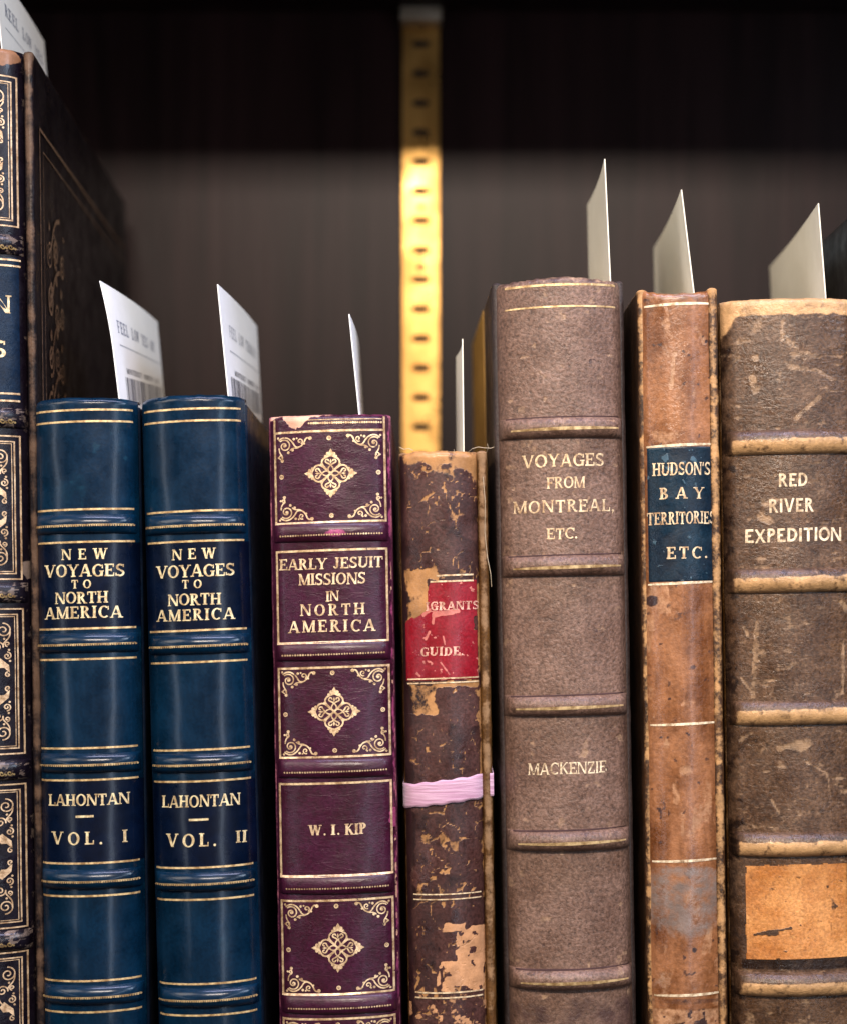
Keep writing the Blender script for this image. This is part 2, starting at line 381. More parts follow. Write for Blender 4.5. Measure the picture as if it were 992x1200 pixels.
# ------------------------------------------------------------------ a bound book
class Book:
    def __init__(s, name, label, cxa, ya, cxb, yb, hw, top, sag, depth, mat, board_mat, group='antique books standing in a row',
                 bands=(), board_out=1.0, board_front=None, board_drop=0.5, paint=None, yaw=0.0, y0=0.0, topfn=None,
                 wob=0.25, cat='book', sqr=2.0, shoulder=2.6, left=None, rag=.5):
        s.slope = (cxb - cxa) / (yb - ya)
        s.cx0 = cxa + s.slope * (BASE - ya)      # spine centre on the shelf row
        s.hw, s.sag, s.H = hw / K, sag, (BASE - top) / K
        s.bands = [(((BASE - b[0]) / K), b[1] / K, b[2]) for b in bands]
        s.paintf, s.wob, s.seed = paint, wob, abs(hash(name)) % 1000 if False else sum(map(ord, name + label)) % 997
        s.topfn = topfn; s.sh = shoulder
        r = bpy.data.objects.new(name, None); COL.objects.link(r)
        r.empty_display_size = 0.01
        tag(r, label, cat, group)
        r.location = ((s.cx0 - VX) / K * MM, y0 * MM, 0.0004)
        r.rotation_euler = (0, -math.atan(s.slope), math.radians(yaw))
        s.root = r; s.mat = mat
        s.R = s.hw ** 2 / (2 * sag) + sag / 2
        # spine
        nx = int(2 * s.hw / 0.42) + 1; nz = int(s.H / 0.42)
        u = np.sin(np.linspace(-1, 1, nx) * math.pi / 2 * 0.86) / math.sin(math.pi / 2 * 0.86)
        xs = u * s.hw
        zs = np.linspace(0, s.H, nz)
        X, Z = np.meshgrid(xs, zs, indexing='ij')
        PX, PY = s.pix(X, Z)
        tf = s.topfn(PX) / K if s.topfn else 0.0
        roll = np.clip((Z - (s.H - 2.2)) / 2.2, 0, 1)
        Zm = Z + (tf + (fbm(PX, PX * 0 + s.seed, 9, 4) - .5) * rag) * sm(.0, 1, np.clip((Z - (s.H - 6)) / 6, 0, 1))
        Y = s.base(X, Z, False) + 1.7 * roll ** 3
        A = np.stack([X, Y, Zm], -1)
        # roll the head over and turn the sides in
        l1 = A[:, -1:, :] + np.array([0, 1.4, .12]); l2 = A[:, -1:, :] + np.array([0, 3.5, -.6])
        A = np.concatenate([A, l1, l2], 1)
        e0 = A[:1] + np.array([.25, 3.0, 0]); e1 = A[-1:] + np.array([-.25, 3.0, 0])
        A = np.concatenate([e0, A, e1], 0)
        nu, nv = A.shape[:2]
        P = A.reshape(-1, 3)
        col = s.paint(P[:, 0], P[:, 2])
        s.spine = mesh_obj('spine', P, grid_faces(nu, nv), mat, r, True, col)
        for i, (zb, hb, ph) in enumerate(s.bands):
            xe = s.hw * 0.97
            xb = np.linspace(-xe, xe, int(2 * xe / .4) + 1)
            tb = np.linspace(-1, 1, 25)
            X, Tt = np.meshgrid(xb, tb, indexing='ij')
            Z = zb + Tt * hb
            edge = 1 - np.clip((np.abs(X) / xe - .93) / .07, 0, 1) ** 2
            Y = s.base(X, Z, False) - (s.prof(Tt) * ph * edge) + 0.12 * (np.abs(Tt) > .995)
            P = np.stack([X, Y, Z], -1).reshape(-1, 3)
            mesh_obj('raised_band', P, grid_faces(len(xb), 25), mat, s.spine, True, s.paint(P[:, 0], P[:, 2], band=True))
        # boards and leaves
        bf = sag + shoulder + 1.2 if board_front is None else board_front
        bo = board_out
        bfs = bf
        th = 3.0
        for sg in (-1, 1):
            bo, bf = (board_out, bfs) if (sg > 0 or left is None) else left
            xa, xb = sg * (s.hw + bo - th), sg * (s.hw + bo)
            s.board(sg, min(xa, xb), max(xa, xb), bf, depth, s.H - board_drop, board_mat)
        bo = min(board_out, left[0] if left else 9)
        V, F = box_vf(-(s.hw + bo - th - .15), s.hw + bo - th - .15, sag + 2.5, depth - 4, 2.0, s.H - board_drop - sqr - 1)
        mesh_obj('text_block', V, F, M['pages'], r, False)

    def board(s, sg, x0, x1, y0, y1, h, mat):
        ny, nz = 34, 90
        ty = np.linspace(0, 1, ny) ** 1.8
        ys = y0 + (y1 - y0) * ty
        zs = np.linspace(0, h, nz)
        Y, Z = np.meshgrid(ys, zs, indexing='ij')
        def wobl(Y, Z): return (fbm(Y * 2 + 31 * sg, Z * 2, 9, 3, s.seed) - .5) * s.wob
        xo, xi = (x1, x0) if sg > 0 else (x0, x1)
        outer = np.stack([np.full_like(Y, xo) + wobl(Y, Z), Y, Z], -1)
        inner = np.stack([np.full_like(Y, xi), Y, Z], -1)
        # rounded front edge and top: several profiles from outer to inner
        rings = []
        for k in range(7):
            a = math.pi * k / 6
            m = (1 - math.cos(a)) / 2
            B = outer * (1 - m) + inner * m
            rings.append(B)
        V = []; F = []
        def add(A):
            b = sum(len(v) for v in V); nu, nv = A.shape[:2]
            V.append(A.reshape(-1, 3)); F.extend([[i + b for i in f] for f in grid_faces(nu, nv)])
        add(outer); add(inner)
        half = abs(x1 - x0) / 2
        fr = np.stack([rings[k][0] + np.array([0, -math.sin(math.pi * k / 6) * half * .8, 0]) for k in range(7)], 0)
        tp = np.stack([rings[k][:, -1] + np.array([0, 0, math.sin(math.pi * k / 6) * half * .5]) for k in range(7)], 0)
        bk = np.stack([rings[k][-1] for k in (0, 6)], 0)
        # taper the front edge into the top
        add(fr); add(tp); add(bk)
        corner = np.stack([tp[:, 0], fr[:, -1]], 0); add(corner)
        P = np.concatenate(V)
        col = np.zeros((len(P), 3)); PXn = fbm(P[:, 1] * 4, P[:, 2] * 4, 6, 4, s.seed)
        edge = np.exp(-np.maximum(0, P[:, 1] - (y0 - half)) / 1.8) + np.exp(-(h + half * .5 - P[:, 2]) / 1.5)
        col[:, 0] = np.clip(edge, 0, 1) * (.30 + .85 * PXn)
        mesh_obj('cover_board', P, F, mat, s.root, True, col)

    def cx(s, py): return s.cx0 - s.slope * (BASE - py)
    def pix(s, x, z):
        py = BASE - z * K
        return x * K + s.cx(py), py
    def loc(s, px, py): return ((px - s.cx(py)) / K, (BASE - py) / K)
    @staticmethod
    def prof(t):
        t = np.clip(np.abs(t), 0, 1)
        return (1 - t ** 2.1) ** 0.62
    def base(s, x, z, band=True):
        xx = np.clip(x, -s.R * .98, s.R * .98)
        y = s.R - np.sqrt(s.R ** 2 - xx ** 2)
        y = y + s.sh * np.clip((np.abs(x) / s.hw - .80) / .20, 0, 1) ** 2
        y = y + (fbm(np.asarray(x) * 1.0 + 50, np.asarray(z) * 1.0, 14, 2, s.seed) - .5) * s.wob * 1.4
        if band:
            for zb, hb, ph in s.bands:
                y = y - s.prof((z - zb) / hb) * ph * (np.abs(z - zb) < hb)
        return y
    def surf(s, x, z, off=0.06):
        y = float(s.base(x, z)); e = .15
        yx = (float(s.base(x + e, z)) - float(s.base(x - e, z))) / (2 * e)
        yz = (float(s.base(x, z + e)) - float(s.base(x, z - e))) / (2 * e)
        yz = max(-2, min(2, yz))
        n = np.array([yx, -1.0, yz]); n /= np.linalg.norm(n)
        return (x + n[0] * off, y + n[1] * off, z + n[2] * off)
    def paint(s, x, z, band=False):
        c = np.zeros((len(x), 3))
        if s.paintf:
            px, py = s.pix(x, z)
            r = s.paintf(px, py, x / s.hw, band)
            for i, a in enumerate(r):
                if a is not None: c[:, i] = np.clip(a, 0, 1)
        return c
    def tool(s, off=0.06): return Tool(s.surf, s.loc, off)
    def patch(s, name, x0, x1, y0, y1, mat, parent=None, inside=None, off=0.12, step=1.2, paint=None):
        """A thin leather label pasted on the spine (photo pixels at row y0, following the lean)."""
        nx = int((x1 - x0) / step) + 1; ny = int((y1 - y0) / step) + 1
        tx = np.linspace(0, 1, nx); ty = np.linspace(0, 1, ny)
        U, W = np.meshgrid(tx, ty, indexing='ij')
        PY = y0 + (y1 - y0) * W; PX = x0 + (x1 - x0) * U + s.slope * (PY - y0)
        PY = PY - s.slope * (PX - (x0 + x1) / 2)
        V = np.zeros((nx * ny, 3))
        for i, (a, b) in enumerate(zip(PX.ravel(), PY.ravel())):
            e = min(i % ny, ny - 1 - i % ny, i // ny, nx - 1 - i // ny)
            V[i] = s.surf(*s.loc(a, b), off if e > 0 else -.03)
        keep = None
        if inside is not None:
            mk = inside(PX, PY)
            keep = (mk[:-1, :-1] & mk[1:, :-1] & mk[:-1, 1:] & mk[1:, 1:])
        col = None
        if paint is not None:
            col = np.zeros((nx * ny, 3)); col[:, 0] = np.clip(paint(PX.ravel(), PY.ravel()), 0, 1)
        return mesh_obj(name, V, grid_faces(nx, ny, keep), mat, parent or s.root, True, col)

def ell(px, py, cx, cy, rx, ry, ang=0.0, soft=.35, nz=0.5, seed=3):
    c, q = math.cos(ang), math.sin(ang)
    dx, dy = px - cx, py - cy
    a = (dx * c + dy * q) / rx; b = (-dx * q + dy * c) / ry
    d = np.hypot(a, b) + (fbm(px, py, max(4, min(rx, ry) * .7), 3, seed) - .5) * nz
    return sm(1 + soft, 1 - soft, d)

def seg(px, py, x0, y0, x1, y1, w, seed=5, nz=.8):
    dx, dy = x1 - x0, y1 - y0; L2 = dx * dx + dy * dy
    t = np.clip(((px - x0) * dx + (py - y0) * dy) / L2, 0, 1)
    d = np.hypot(px - x0 - t * dx, py - y0 - t * dy) / w
    d = d + (fbm(px, py, 6, 3, seed) - .5) * nz
    return sm(1.35, .55, d)

# ------------------------------------------------------------------ tall dark book at the far left
def paint_tall(px, py, u, band):
    r = ell(px, py, 9, 62, 16, 9, .2, .3, .8, 1) * .0
    worn = sm(.82, 1.0, np.abs(u)) * fbm(px, py, 9, 4, 8) * .8
    a = np.maximum(worn * .86, ell(px, py, 29, 668, 6, 12, 0, .4, .9, 4) * .9)
    b = ell(px, py, 4, 66, 17, 12, .2, .3, .6, 2)
    if band: a = np.maximum(a, (fbm(px * 1.4, py * 2, 7, 3, 3) > .52) * .62)
    return a, b, None

tall = Book('tall_gilt_book', 'tallest dark book at the left end of the row, gilt scrollwork panels on its spine', -62, 100, -48.5, 1100, 86, 57, 9, 228, M['navy'], M['blackboard'],
            bands=((288, 12, 2.4), (492, 12, 2.4), (697, 12, 2.4), (905, 12, 2.4), (1105, 12, 2.4)), board_out=3.4, board_front=8.5, board_drop=1.0, paint=paint_tall, yaw=1.3, wob=.5, shoulder=2.0, y0=-4.5)
lab = tall.patch('title_label', -140, 20, 303, 474, M['navy_label'], step=2.5)
gt = tall.tool(.2)
for y in (305.5, 312.5, 463, 471.5):
    gt.line([(-140, y + 2.5), (21, y)], 2.2)
gt.build('gilt_pattern', M['gold_pale'], lab)
tx = tall.tool(.2)
tx.text('N', -8, 9.5, 348, 369, 'bold'); tx.text('S', -7, 8, 401, 421, 'bold')
tx.build('title_lettering', M['gold_text'], lab)
gt = tall.tool()
def scrolls(g, xr, y0, y1, w=1.45):
    """A bookbinder's corner scroll chain running down the inside of a frame; mirrored about its middle."""
    ym = (y0 + y1) / 2
    for sg, ye in ((1, y0), (-1, y1)):
        f = lambda d: ye + sg * d
        g.spiral(xr - 10, f(14), 8.5, -sg * 95, 1.6, w, 1.2, sg)
        g.spiral(xr - 26, f(12), 7, 180, 1.4, w, 1.0, -sg)
        g.bez((xr - 3, f(14)), (xr - 1, f(26)), (xr - 12, f(26)), (xr - 10, f(34)), w)
        g.spiral(xr - 16, f(33), 6.2, 0, 1.5, w, .8, -sg)
        g.spiral(xr - 5.5, f(30), 3.0, 90, 1.2, w * .9, .6, sg)
        g.spiral(xr - 6, f(44), 4.6, -sg * 90, 1.4, w, .6, sg)
        g.bez((xr - 20, f(40)), (xr - 18, f(52)), (xr - 10, f(50)), (xr - 4, f(58)), w)
        g.poly([(xr - 14, f(46)), (xr - 4, f(55)), (xr - 3, f(64)), (xr - 9, f(58)), (xr - 15, f(58)), (xr - 19, f(52))])
        g.spiral(xr - 5, f(66), 3.2, -sg * 90, 1.1, w, .5, -sg)
        for q in ((xr - 4, 37), (xr - 9, 24), (xr - 23, 22), (xr - 3, 50), (xr - 20, 30)): g.disc(q[0], f(q[1]), 1.3, 7)
for (y0, y1, xr, m) in ((90, 266, 17.5, 'a'), (513, 681, 22, 'a'), (716, 886, 25.5, 'a'), (922, 1090, 28.5, 'a'), (1119, 1285, 31, 'a')):
    gt.rect(-150, y0, xr - 1, y1, 1.7, tall.slope)
    gt.rect(-144, y0 + 6.5, xr - 6.5, y1 - 6.5, 1.5, tall.slope)
    gt.rect(-144, y0 + 9.0, xr - 9.3, y1 - 9, .8, tall.slope)
    scrolls(gt, xr - 11, y0 + 11, y1 - 11)
    for x in (-40, -75): scrolls(gt, x, y0 + 11, y1 - 11)
    gt.build('gilt_panel', M['gold_frame'], tall.spine); gt = tall.tool()
gt = tall.tool(.1)
for y in (292, 496, 700, 908, 1108):
    for x in np.arange(-140, 18, 8.5):
        gt.spiral(x, y - tall.slope * x, 3.0, 0, 1.1, 1.4, .5, 1); gt.disc(x + 4.4, y + 1.5, 1.3, 6)
gt.build('band_pattern', M['gold_old'], tall.spine)
# blind and dull gilt tooling on the wide cover that faces the gap
bx = tall.hw + 3.4
def cov_surf(y, z, off): return (bx + .28 + off, y, z)
ct = Tool(cov_surf, lambda a, b: (a, b), .05)
for yy, w in ((16, 1.0), (22, .5)):
    ct.line([(yy, 12), (yy, 327 - yy - 6)], w); ct.line([(yy, 327 - yy - 6), (218, 327 - yy - 6)], w)
for z in np.arange(14, 282, 17.0):
    for y, r, f in ((33, 5.4, 1), (45, 5.0, -1), (56, 4.2, 1)):
        ct.spiral(y + random.uniform(-1, 1), z + random.uniform(-2, 2), r, random.uniform(0, 360), 1.7, random.uniform(.8, 1.8), .6, f)
        ct.disc(y + random.uniform(-4, 4), z + 8 + random.uniform(-2, 2), random.uniform(.8, 2.0), 7)
    ct.bez((30, z), (40, z + 3), (36, z + 12), (52, z + 14), 1.5)
ct.build('cover_pattern', M['gold_dull'], [c for c in tall.root.children if c.name.startswith('cover_board')][-1])

# ------------------------------------------------------------------ two blue volumes
BLUE = [
    dict(cx=(98, 480, 108.3, 1150), lines=(483, 496.5, 599, 637, 738, 773.7, 877.5, 914.7, 1011.8, 1050, 1149, 1185.5, 1288), dots=(618.3, 757, 897.2, 1033, 1167.6), top=468,
         label='blue leather book beside the tall dark one, lettered VOL. I', vol='I'),
    dict(cx=(225.3, 485, 243.7, 1155), lines=(481.5, 495.5, 600.7, 636, 740, 777, 879.3, 916, 1016.7, 1054, 1152.3, 1189, 1290), dots=(618.3, 758.6, 897, 1035.5, 1171), top=465,
         label='blue leather book next to the purple one, lettered VOL. II', vol='II'),
]
def paint_blue(b):
    L = b['lines']
    def f(px, py, u, band):
        k = py - 0.0149 * 0 
        a = sm(L[3] - 3, L[3] + 3, k) * sm(L[4] + 3, L[4] - 3, k) + sm(L[7] - 3, L[7] + 3, k) * sm(L[8] + 3, L[8] - 3, k)
        sd = int(L[0])
        sc = sm(.60, .78, fbm(px, py * .5, 24, 4, sd)) * .55 + sm(.68, .8, fbm(px, py, 7, 3, sd + 9)) * .5
        sc = np.maximum(sc, sm(.93, 1.0, np.abs(u)) * sm(.5, .7, fbm(px, py, 8, 3, sd + 3)) * .7)
        if band: sc = sc * .4
        return a * (0 if band else .9), sc * (1 - .8 * np.clip(a, 0, 1)), None
    return f
for i, b in enumerate(BLUE):
    c = b['cx']
    bk = Book('blue_leather_book', b['label'], c[0] - .8, c[1], c[2] - .8, c[3], 61, b['top'], 6.6, 152, M['blue'], M['blueboard'],
              bands=[(d - 2.2, 11.5, 2.3) for d in b['dots']], board_out=.3, board_front=13.0, board_drop=2.6, wob=.22, paint=paint_blue(b), y0=-3.5,
              topfn=lambda p: np.where(True, -np.abs((p - c[0]) / 61) ** 4 * 3.5, 0))
    g = bk.tool()
    for y in b['lines']:
        x = bk.cx(y)
        g.line([(x - 57, y + .7), (x + 56.5, y - .8)], 2.3)
    for y in b['dots']:
        x = bk.cx(y)
        g.dots(x - 57, x + 57, y + .6, 2.6, 1.25, -.012)
        g.line([(x - 57, y - .6), (x + 57, y - 2.0)], .6)
    g.build('gilt_pattern', M['gold'], bk.spine)
    t = bk.tool()
    if i == 0:
        for w in (('NEW', 74, 127, 645, 657.5), ('VOYAGES', 53, 146, 663, 677.5), ('TO', 86, 109, 681, 691), ('NORTH', 66, 128, 695, 708.5), ('AMERICA', 53, 143.5, 712, 726)): t.text(*w)
    else:
        for w in (('NEW', 203, 254, 644.5, 657), ('VOYAGES', 184, 275, 663, 677.5), ('TO', 215, 238, 681, 691), ('NORTH', 198, 260, 697, 710.5), ('AMERICA', 184, 275, 715, 728.5)): t.text(*w)
    t.build('title_lettering', M['gold_text'], bk.spine)
    t = bk.tool()
    if i == 0:
        t.text('LAHONTAN', 57, 152, 931, 944.5); t.line([(91, 957.3), (112, 956.8)], 2.6)
        t.text('VOL.', 62, 122, 975, 990); t.text('I', 144, 150, 974.5, 989)
    else:
        t.text('LAHONTAN', 190, 282, 932, 946); t.line([(223, 961), (246, 960.5)], 2.6)
        t.text('VOL.', 196, 255, 977, 992.5); t.text('II', 277, 289, 976, 990)
    t.build('volume_lettering', M['gold_text'], bk.spine)

# ------------------------------------------------------------------ purple book
def paint_purple(px, py, u, band):
    tri = sm(2, -2, (py - 486) - np.clip(21 - np.abs(px - 346) * 1.05, 0, 22) + (fbm(px, py, 6, 3, 2) - .5) * 9) * (px > 322) * (px < 378)
    top = sm(493, 487, py + (fbm(px, py, 10, 3, 6) - .5) * 9) * sm(420, 360, px)
    a = np.maximum(tri, top)
    b = sm(.90, 1.0, u) * (.55 + 1.1 * (fbm(px * 2, py, 16, 4, 5) - .5)) + ell(px, py, 394, 626, 16, 5, 0, .5, .6, 2) * .62
    b = np.maximum(b, sm(492, 486, py) * .62)
    b = np.maximum(b, ell(px, py, 461, 962, 5, 11, 0, .4, 1, 9) * 1.0)
    a = np.maximum(a, ell(px, py, 461, 962, 3, 7, 0, .4, 1, 9) * .9)
    a = np.maximum(a, sm(.93, 1.0, u) * sm(.60, .72, fbm(px, py, 11, 3, 12)) * .8)
    return a, b, None
pur = Book('purple_leather_book', 'dark purple leather book with gilt lozenge ornaments in its spine panels', 385.5, 515, 397, 1165, 70, 487, 3.8, 150, M['purple'], M['purpleboard'],
           bands=((628 - 3, 11.5, 1.7), (768 - 3.5, 11.5, 1.7), (905.5 - 3.5, 11.5, 1.7), (1042 - 3.5, 11.5, 1.7), (1182.5 - 3.5, 11.5, 1.7)), paint=paint_purple, board_out=.5, board_front=7.0, wob=.35, shoulder=2.0)
g = pur.tool()
SL = pur.slope
def q(x, y, y0): return (x + SL * (y - y0), y - SL * (x - 390))
def lozenge(g, cx, cy, sx, sy):
    for k in range(4):
        a = math.pi / 2 * k
        c, s = round(math.cos(a)), round(math.sin(a))
        def T(x, y):
            X, Y = x * c - y * s, x * s + y * c
            return (cx + X * sx, cy - Y * sy)
        for d in (1, -1):
            g.bez(T(0, 0), T(.16 * d, .20), T(.40 * d, .36), T(.33 * d, .52), 1.8)
            g.bez(T(.33 * d, .52), T(.28 * d, .66), T(.12 * d, .66), T(0, .76), 2.0)
            g.bez(T(.0, .0), T(.13 * d, .08), T(.13 * d, .24), T(0, .33), 1.5)
            g.bez(T(0, .30), T(.05 * d, .45), T(.22 * d, .40), T(.20 * d, .52), 1.7)
            g.bez(T(.20 * d, .52), T(.18 * d, .61), T(.06 * d, .58), T(.09 * d, .50), 1.5)
            x, y = T(.11 * d, .80); g.disc(x, y, 2.3, 8)
            x, y = T(.20 * d, .70); g.disc(x, y, 1.7, 8)
            x, y = T(.36 * d, .36); g.disc(x, y, 1.6, 8)
        g.poly([T(0, 1.02), T(.07, .9), T(.06, .76), T(0, .68), T(-.06, .76), T(-.07, .9)])
        g.poly([T(0, .60), T(.045, .50), T(0, .38), T(-.045, .50)])
    g.ring(cx, cy, 1.6, 1.1)
def corner(g, x, y, dx, dy, s=1.0):
    P = lambda a, b: (x + dx * a * s, y + dy * b * s)
    f = dx * dy
    c = P(9.5, 11.5)
    g.spiral(c[0], c[1], 7.6 * s, 225 if dx > 0 and dy > 0 else (315 if dx < 0 and dy > 0 else (135 if dx > 0 else 45)), 1.55, 1.5, .9, f)
    g.bez(P(2.5, 5.0), P(9, -1.5), P(17, 3), P(21, 11), 1.7)
    g.bez(P(21, 11), P(24, 16), P(31, 13), P(33.5, 6), 1.7)
    g.bez(P(33.5, 6), P(35, 1.5), P(39, 2), P(39.5, 3.5), 1.8)
    g.spiral(*P(27.5, 6.5), 3.6 * s, 60, 1.1, 1.4, .6, -f)
    g.bez(P(3.0, 14), P(3, 22), P(8, 22), P(7, 27), 1.5)
    g.spiral(*P(5.5, 24.5), 2.8 * s, 90, 1.0, 1.4, .6, f)
    g.bez(P(16, 17), P(19, 13), P(23, 15), P(26, 14), 1.3)
    for a, b, r in ((39.5, 3.2, 2.2), (20.5, 3.8, 1.6), (6.8, 29, 1.9), (2.5, 25, 1.3), (14, 19.5, 1.7), (19, 16.5, 1.7), (1.8, 2.2, 1.4), (33, 9.5, 1.2), (24, 3, 1.1), (9.5, 11.5, 1.8)):
        g.disc(*P(a, b), r * s, 8)
# head panel: open at the top
x0, x1 = 321.3, 449.7
def frame(y0, y1, xa, xb, w=2.5):
    g.line([q(xa - w / 2, y0, y0), q(xb + w / 2, y0, y0)], w); g.line([q(xa - w / 2, y1, y0), q(xb + w / 2, y1, y0)], w)
    g.line([q(xa, y0, y0), q(xa, y1, y0)], w); g.line([q(xb, y0, y0), q(xb, y1, y0)], w)
frame(506, 613, 321.2, 449.6)
g.line([q(321, 490, 506), q(321, 506, 506)], 2.4); g.line([q(449.6, 490, 506), q(449.6, 506, 506)], 2.4)
g.dots(362, 446, 497, 2.7, 1.5, -.012); g.line([(360, 493), (447, 492)], .8)
panels = [g] + [pur.tool() for _ in range(5)]
g = pur.tool()
for yb in (628, 768, 905.5, 1042, 1182.5):
    x = pur.cx(yb)
    g.dots(x - 59, x + 60, yb + 1.0, 3.0, 1.25, -.017)
g.build('band_pattern', M['gold_pale'], pur.spine)
gband = g
for (y0, y1, xa, xb) in ((646, 754, 323.6, 452.2), (783.5, 888.5, 325.8, 455), (919.5, 1028, 327, 457.5), (1057, 1167, 329.3, 459.5), (1196, 1290, 331.5, 462)):
    g = panels[1 + (645, 783, 919, 1056, 1195).index(int(y0) if int(y0) in (783, 919) else int(y0) - 1)]; frame(y0, y1, xa, xb)
g = gband
for (y0, y1, xa, xb, cx, cy) in ((508, 613, 321.2, 449.6, 387.5, 556), (783.5, 888.5, 325.8, 455, 391.5, 835.5), (1057, 1167, 329.3, 459.5, 396, 1112.5), (1196, 1300, 331.5, 462, 398, 1248)):
    g = panels[{508: 0, 783: 2, 1057: 4, 1196: 5}[int(y0)]]
    lozenge(g, cx, cy, 30.5, 28.5)
    sk = SL * (y1 - y0)
    ty = SL * 64
    corner(g, xa + 2.5, y0 + 2 + ty, 1, 1); corner(g, xb - 2.5, y0 + 2 - ty, -1, 1)
    corner(g, xa + 3.0 + sk, y1 - 2 + ty, 1, -1); corner(g, xb - 2.5 + sk, y1 - 2 - ty, -1, -1)
    for (x, y) in ((cx - 2, y0 + 6.5), (cx + 1, y1 - 7.5), (xa + 7.5 + sk / 2, cy + 3), (xb - 7.5 + sk / 2, cy - 1)):
        g.ring(x, y, 2.0, 1.5); g.disc(x, y, .8, 6)
for g in panels: g.build('gilt_panel', M['gold_pale'], pur.spine)
t = pur.tool(.17)
for w in (('EARLY', 327, 383, 655.5, 668.5), ('JESUIT', 391, 448, 654.5, 667.5), ('MISSIONS', 350, 428, 673, 686.5), ('IN', 382, 397, 694, 706), ('NORTH', 352, 427, 709, 722.5), ('AMERICA', 338, 439, 728, 742)): t.text(*w)
t.build('title_lettering', M['gold_title'], pur.spine)
t = pur.tool()
t.text('W.', 362, 382, 968.5, 980.5, 'bold'); t.text('I.', 388, 398, 968, 980, 'bold'); t.text('KIP', 404, 429, 967, 980, 'bold')
t.build('author_lettering', M['gold_rub'], pur.spine)

# ------------------------------------------------------------------ crackled brown book with red label
def paint_crackle(px, py, u, band):
    wx = px + (fbm(px, py, 16, 3, 1) - .5) * 16; wy = py + (fbm(px, py, 16, 3, 2) - .5) * 16
    v = voro(wx, wy * .62, 18, 3)
    thin = fbm(px, py, 30, 3, 9)
    crack = sm(.14, .0, v - (thin - .55) * .26) * sm(.30, .52, fbm(px, py, 22, 3, 77))
    v2 = voro(wx, wy, 9, 7)
    crack = np.maximum(crack * .85, sm(.10, .0, v2) * sm(.50, .68, fbm(px, py, 26, 3, 21)) * .8)
    a = crack * .82
    a = np.maximum(a, sm(.565, .72, fbm(px * 1.1, py * .8, 5.5, 4, 63)) * sm(.47, .62, fbm(px, py, 34, 2, 64)) * .8)
    b0 = sm(10, -8, (py - 541) - np.maximum(0, 14 - np.abs(px - 508) * 1.2) - np.clip((px - 530) * .75, 0, 22) + (fbm(px, py, 14, 3, 4) - .5) * 14)
    a = np.maximum(a, b0)
    def rectm(x0, x1, y0, y1, n=8, sd=3):
        d = np.maximum(np.maximum(x0 - px, px - x1), np.maximum(y0 - py, py - y1)) + (fbm(px, py, 12, 4, sd) - .5) * n * 2
        return sm(2, -2, d)
    a = np.maximum(a, rectm(470, 502, 676, 738, 5))
    a = np.maximum(a, rectm(470, 512, 668, 680, 7, 6) * .9)
    a = np.maximum(a, rectm(472, 512, 803, 838, 5, 8))
    a = np.maximum(a, rectm(512, 560, 800, 807, 5, 8) * .8)
    c = rectm(533, 568, 1092, 1165, 9, 5)
    c = np.maximum(c, rectm(515, 568, 1128, 1165, 8, 15))
    c = np.maximum(c, rectm(520, 546, 1082, 1094, 6, 12))
    hole = sm(.62, .72, fbm(px * 1.2, py, 9, 3, 31))
    c = c * (1 - hole * .8)
    a = np.maximum(a, sm(.84, .97, u) * sm(.35, .6, fbm(px, py * .6, 20, 4, 11)) * .9)
    c = np.maximum(c, sm(.55, .66, fbm(px, py, 13, 4, 44)) * sm(1150, 1185, py) * .8)
    d = sm(.5, .7, fbm(px, py, 24, 3, 55)) * .55 + sm(-.72, -.98, u) * .8
    return a, d, c
emi = Book('crackled_leather_book', 'small book with crackled brown spine, torn red label and a pink tape round it', 514, 545, 525, 1167, 46, 530, 4.8, 140, M['crackle'], M['brownboard'],
           paint=paint_crackle, board_out=2.7, board_front=5.6, board_drop=.4, wob=.5, left=(.3, 9.0), shoulder=2.0, rag=1.5, topfn=lambda p: -np.abs((p - 515) / 46) ** 3 * 3 + 1)
def torn(PX, PY):
    n = (fbm(PX, PY, 7, 4, 3) - .5) * 9
    cut = (PX < 503 + (PY - 683) * -.10 + n * .5) & (PY < 718 - (PX - 475) * .42 + n + 10)
    cut |= (PX > 555.5 + n * .5) & (PY > 724) & (PY < 740)
    return ~cut
def rubbed(px, py):
    a = seg(px, py, 508, 722, 536, 718, 3.2, 3) + seg(px, py, 508, 722, 507, 732, 1.6, 4)
    a = np.maximum(a, seg(px, py, 499, 750, 503, 742, 1.8, 6)); a = np.maximum(a, seg(px, py, 519, 748, 521, 757, 1.2, 6) * .8)
    a = np.maximum(a, seg(px, py, 503, 716, 496, 722, 2.4, 6))
    a = np.maximum(a, sm(.66, .8, fbm(px, py, 7, 3, 12)) * .8)
    a = np.maximum(a, seg(px, py, 516, 778, 526, 792, 1.2, 9) * .7)
    return a
lab = emi.patch('title_label', 473.5, 558.5, 682, 799, M['red'], inside=torn, step=.8, paint=rubbed, off=.16)
t = emi.tool(.26)
t.text('IGRANTS', 499, 560, 706.5, 716.5, 'bold'); t.text('GUIDE.', 493, 542, 759.5, 770, 'bold')
t.build('title_lettering', M['pinkish'], lab)
g = emi.tool(.24)
for y in (675.5, 682.5): g.line([(511 if y < 680 else 504, y + .6), (554, y - .4)], 2.0)
for y in (796.5, 801.5): g.line([(478, y + 1), (518, y), (560, y - .6)], 1.6)
for y in (1049.5, 1055.5): g.line([(emi.cx(y) - 38, y + .8), (emi.cx(y) + 40, y - .6)], 1.5)
for y in (1165, 1171): g.line([(emi.cx(y) - 38, y + .8), (emi.cx(y) + 40, y - .6)], 1.8)
g.build('gilt_pattern', M['gold_rub'], emi.spine)

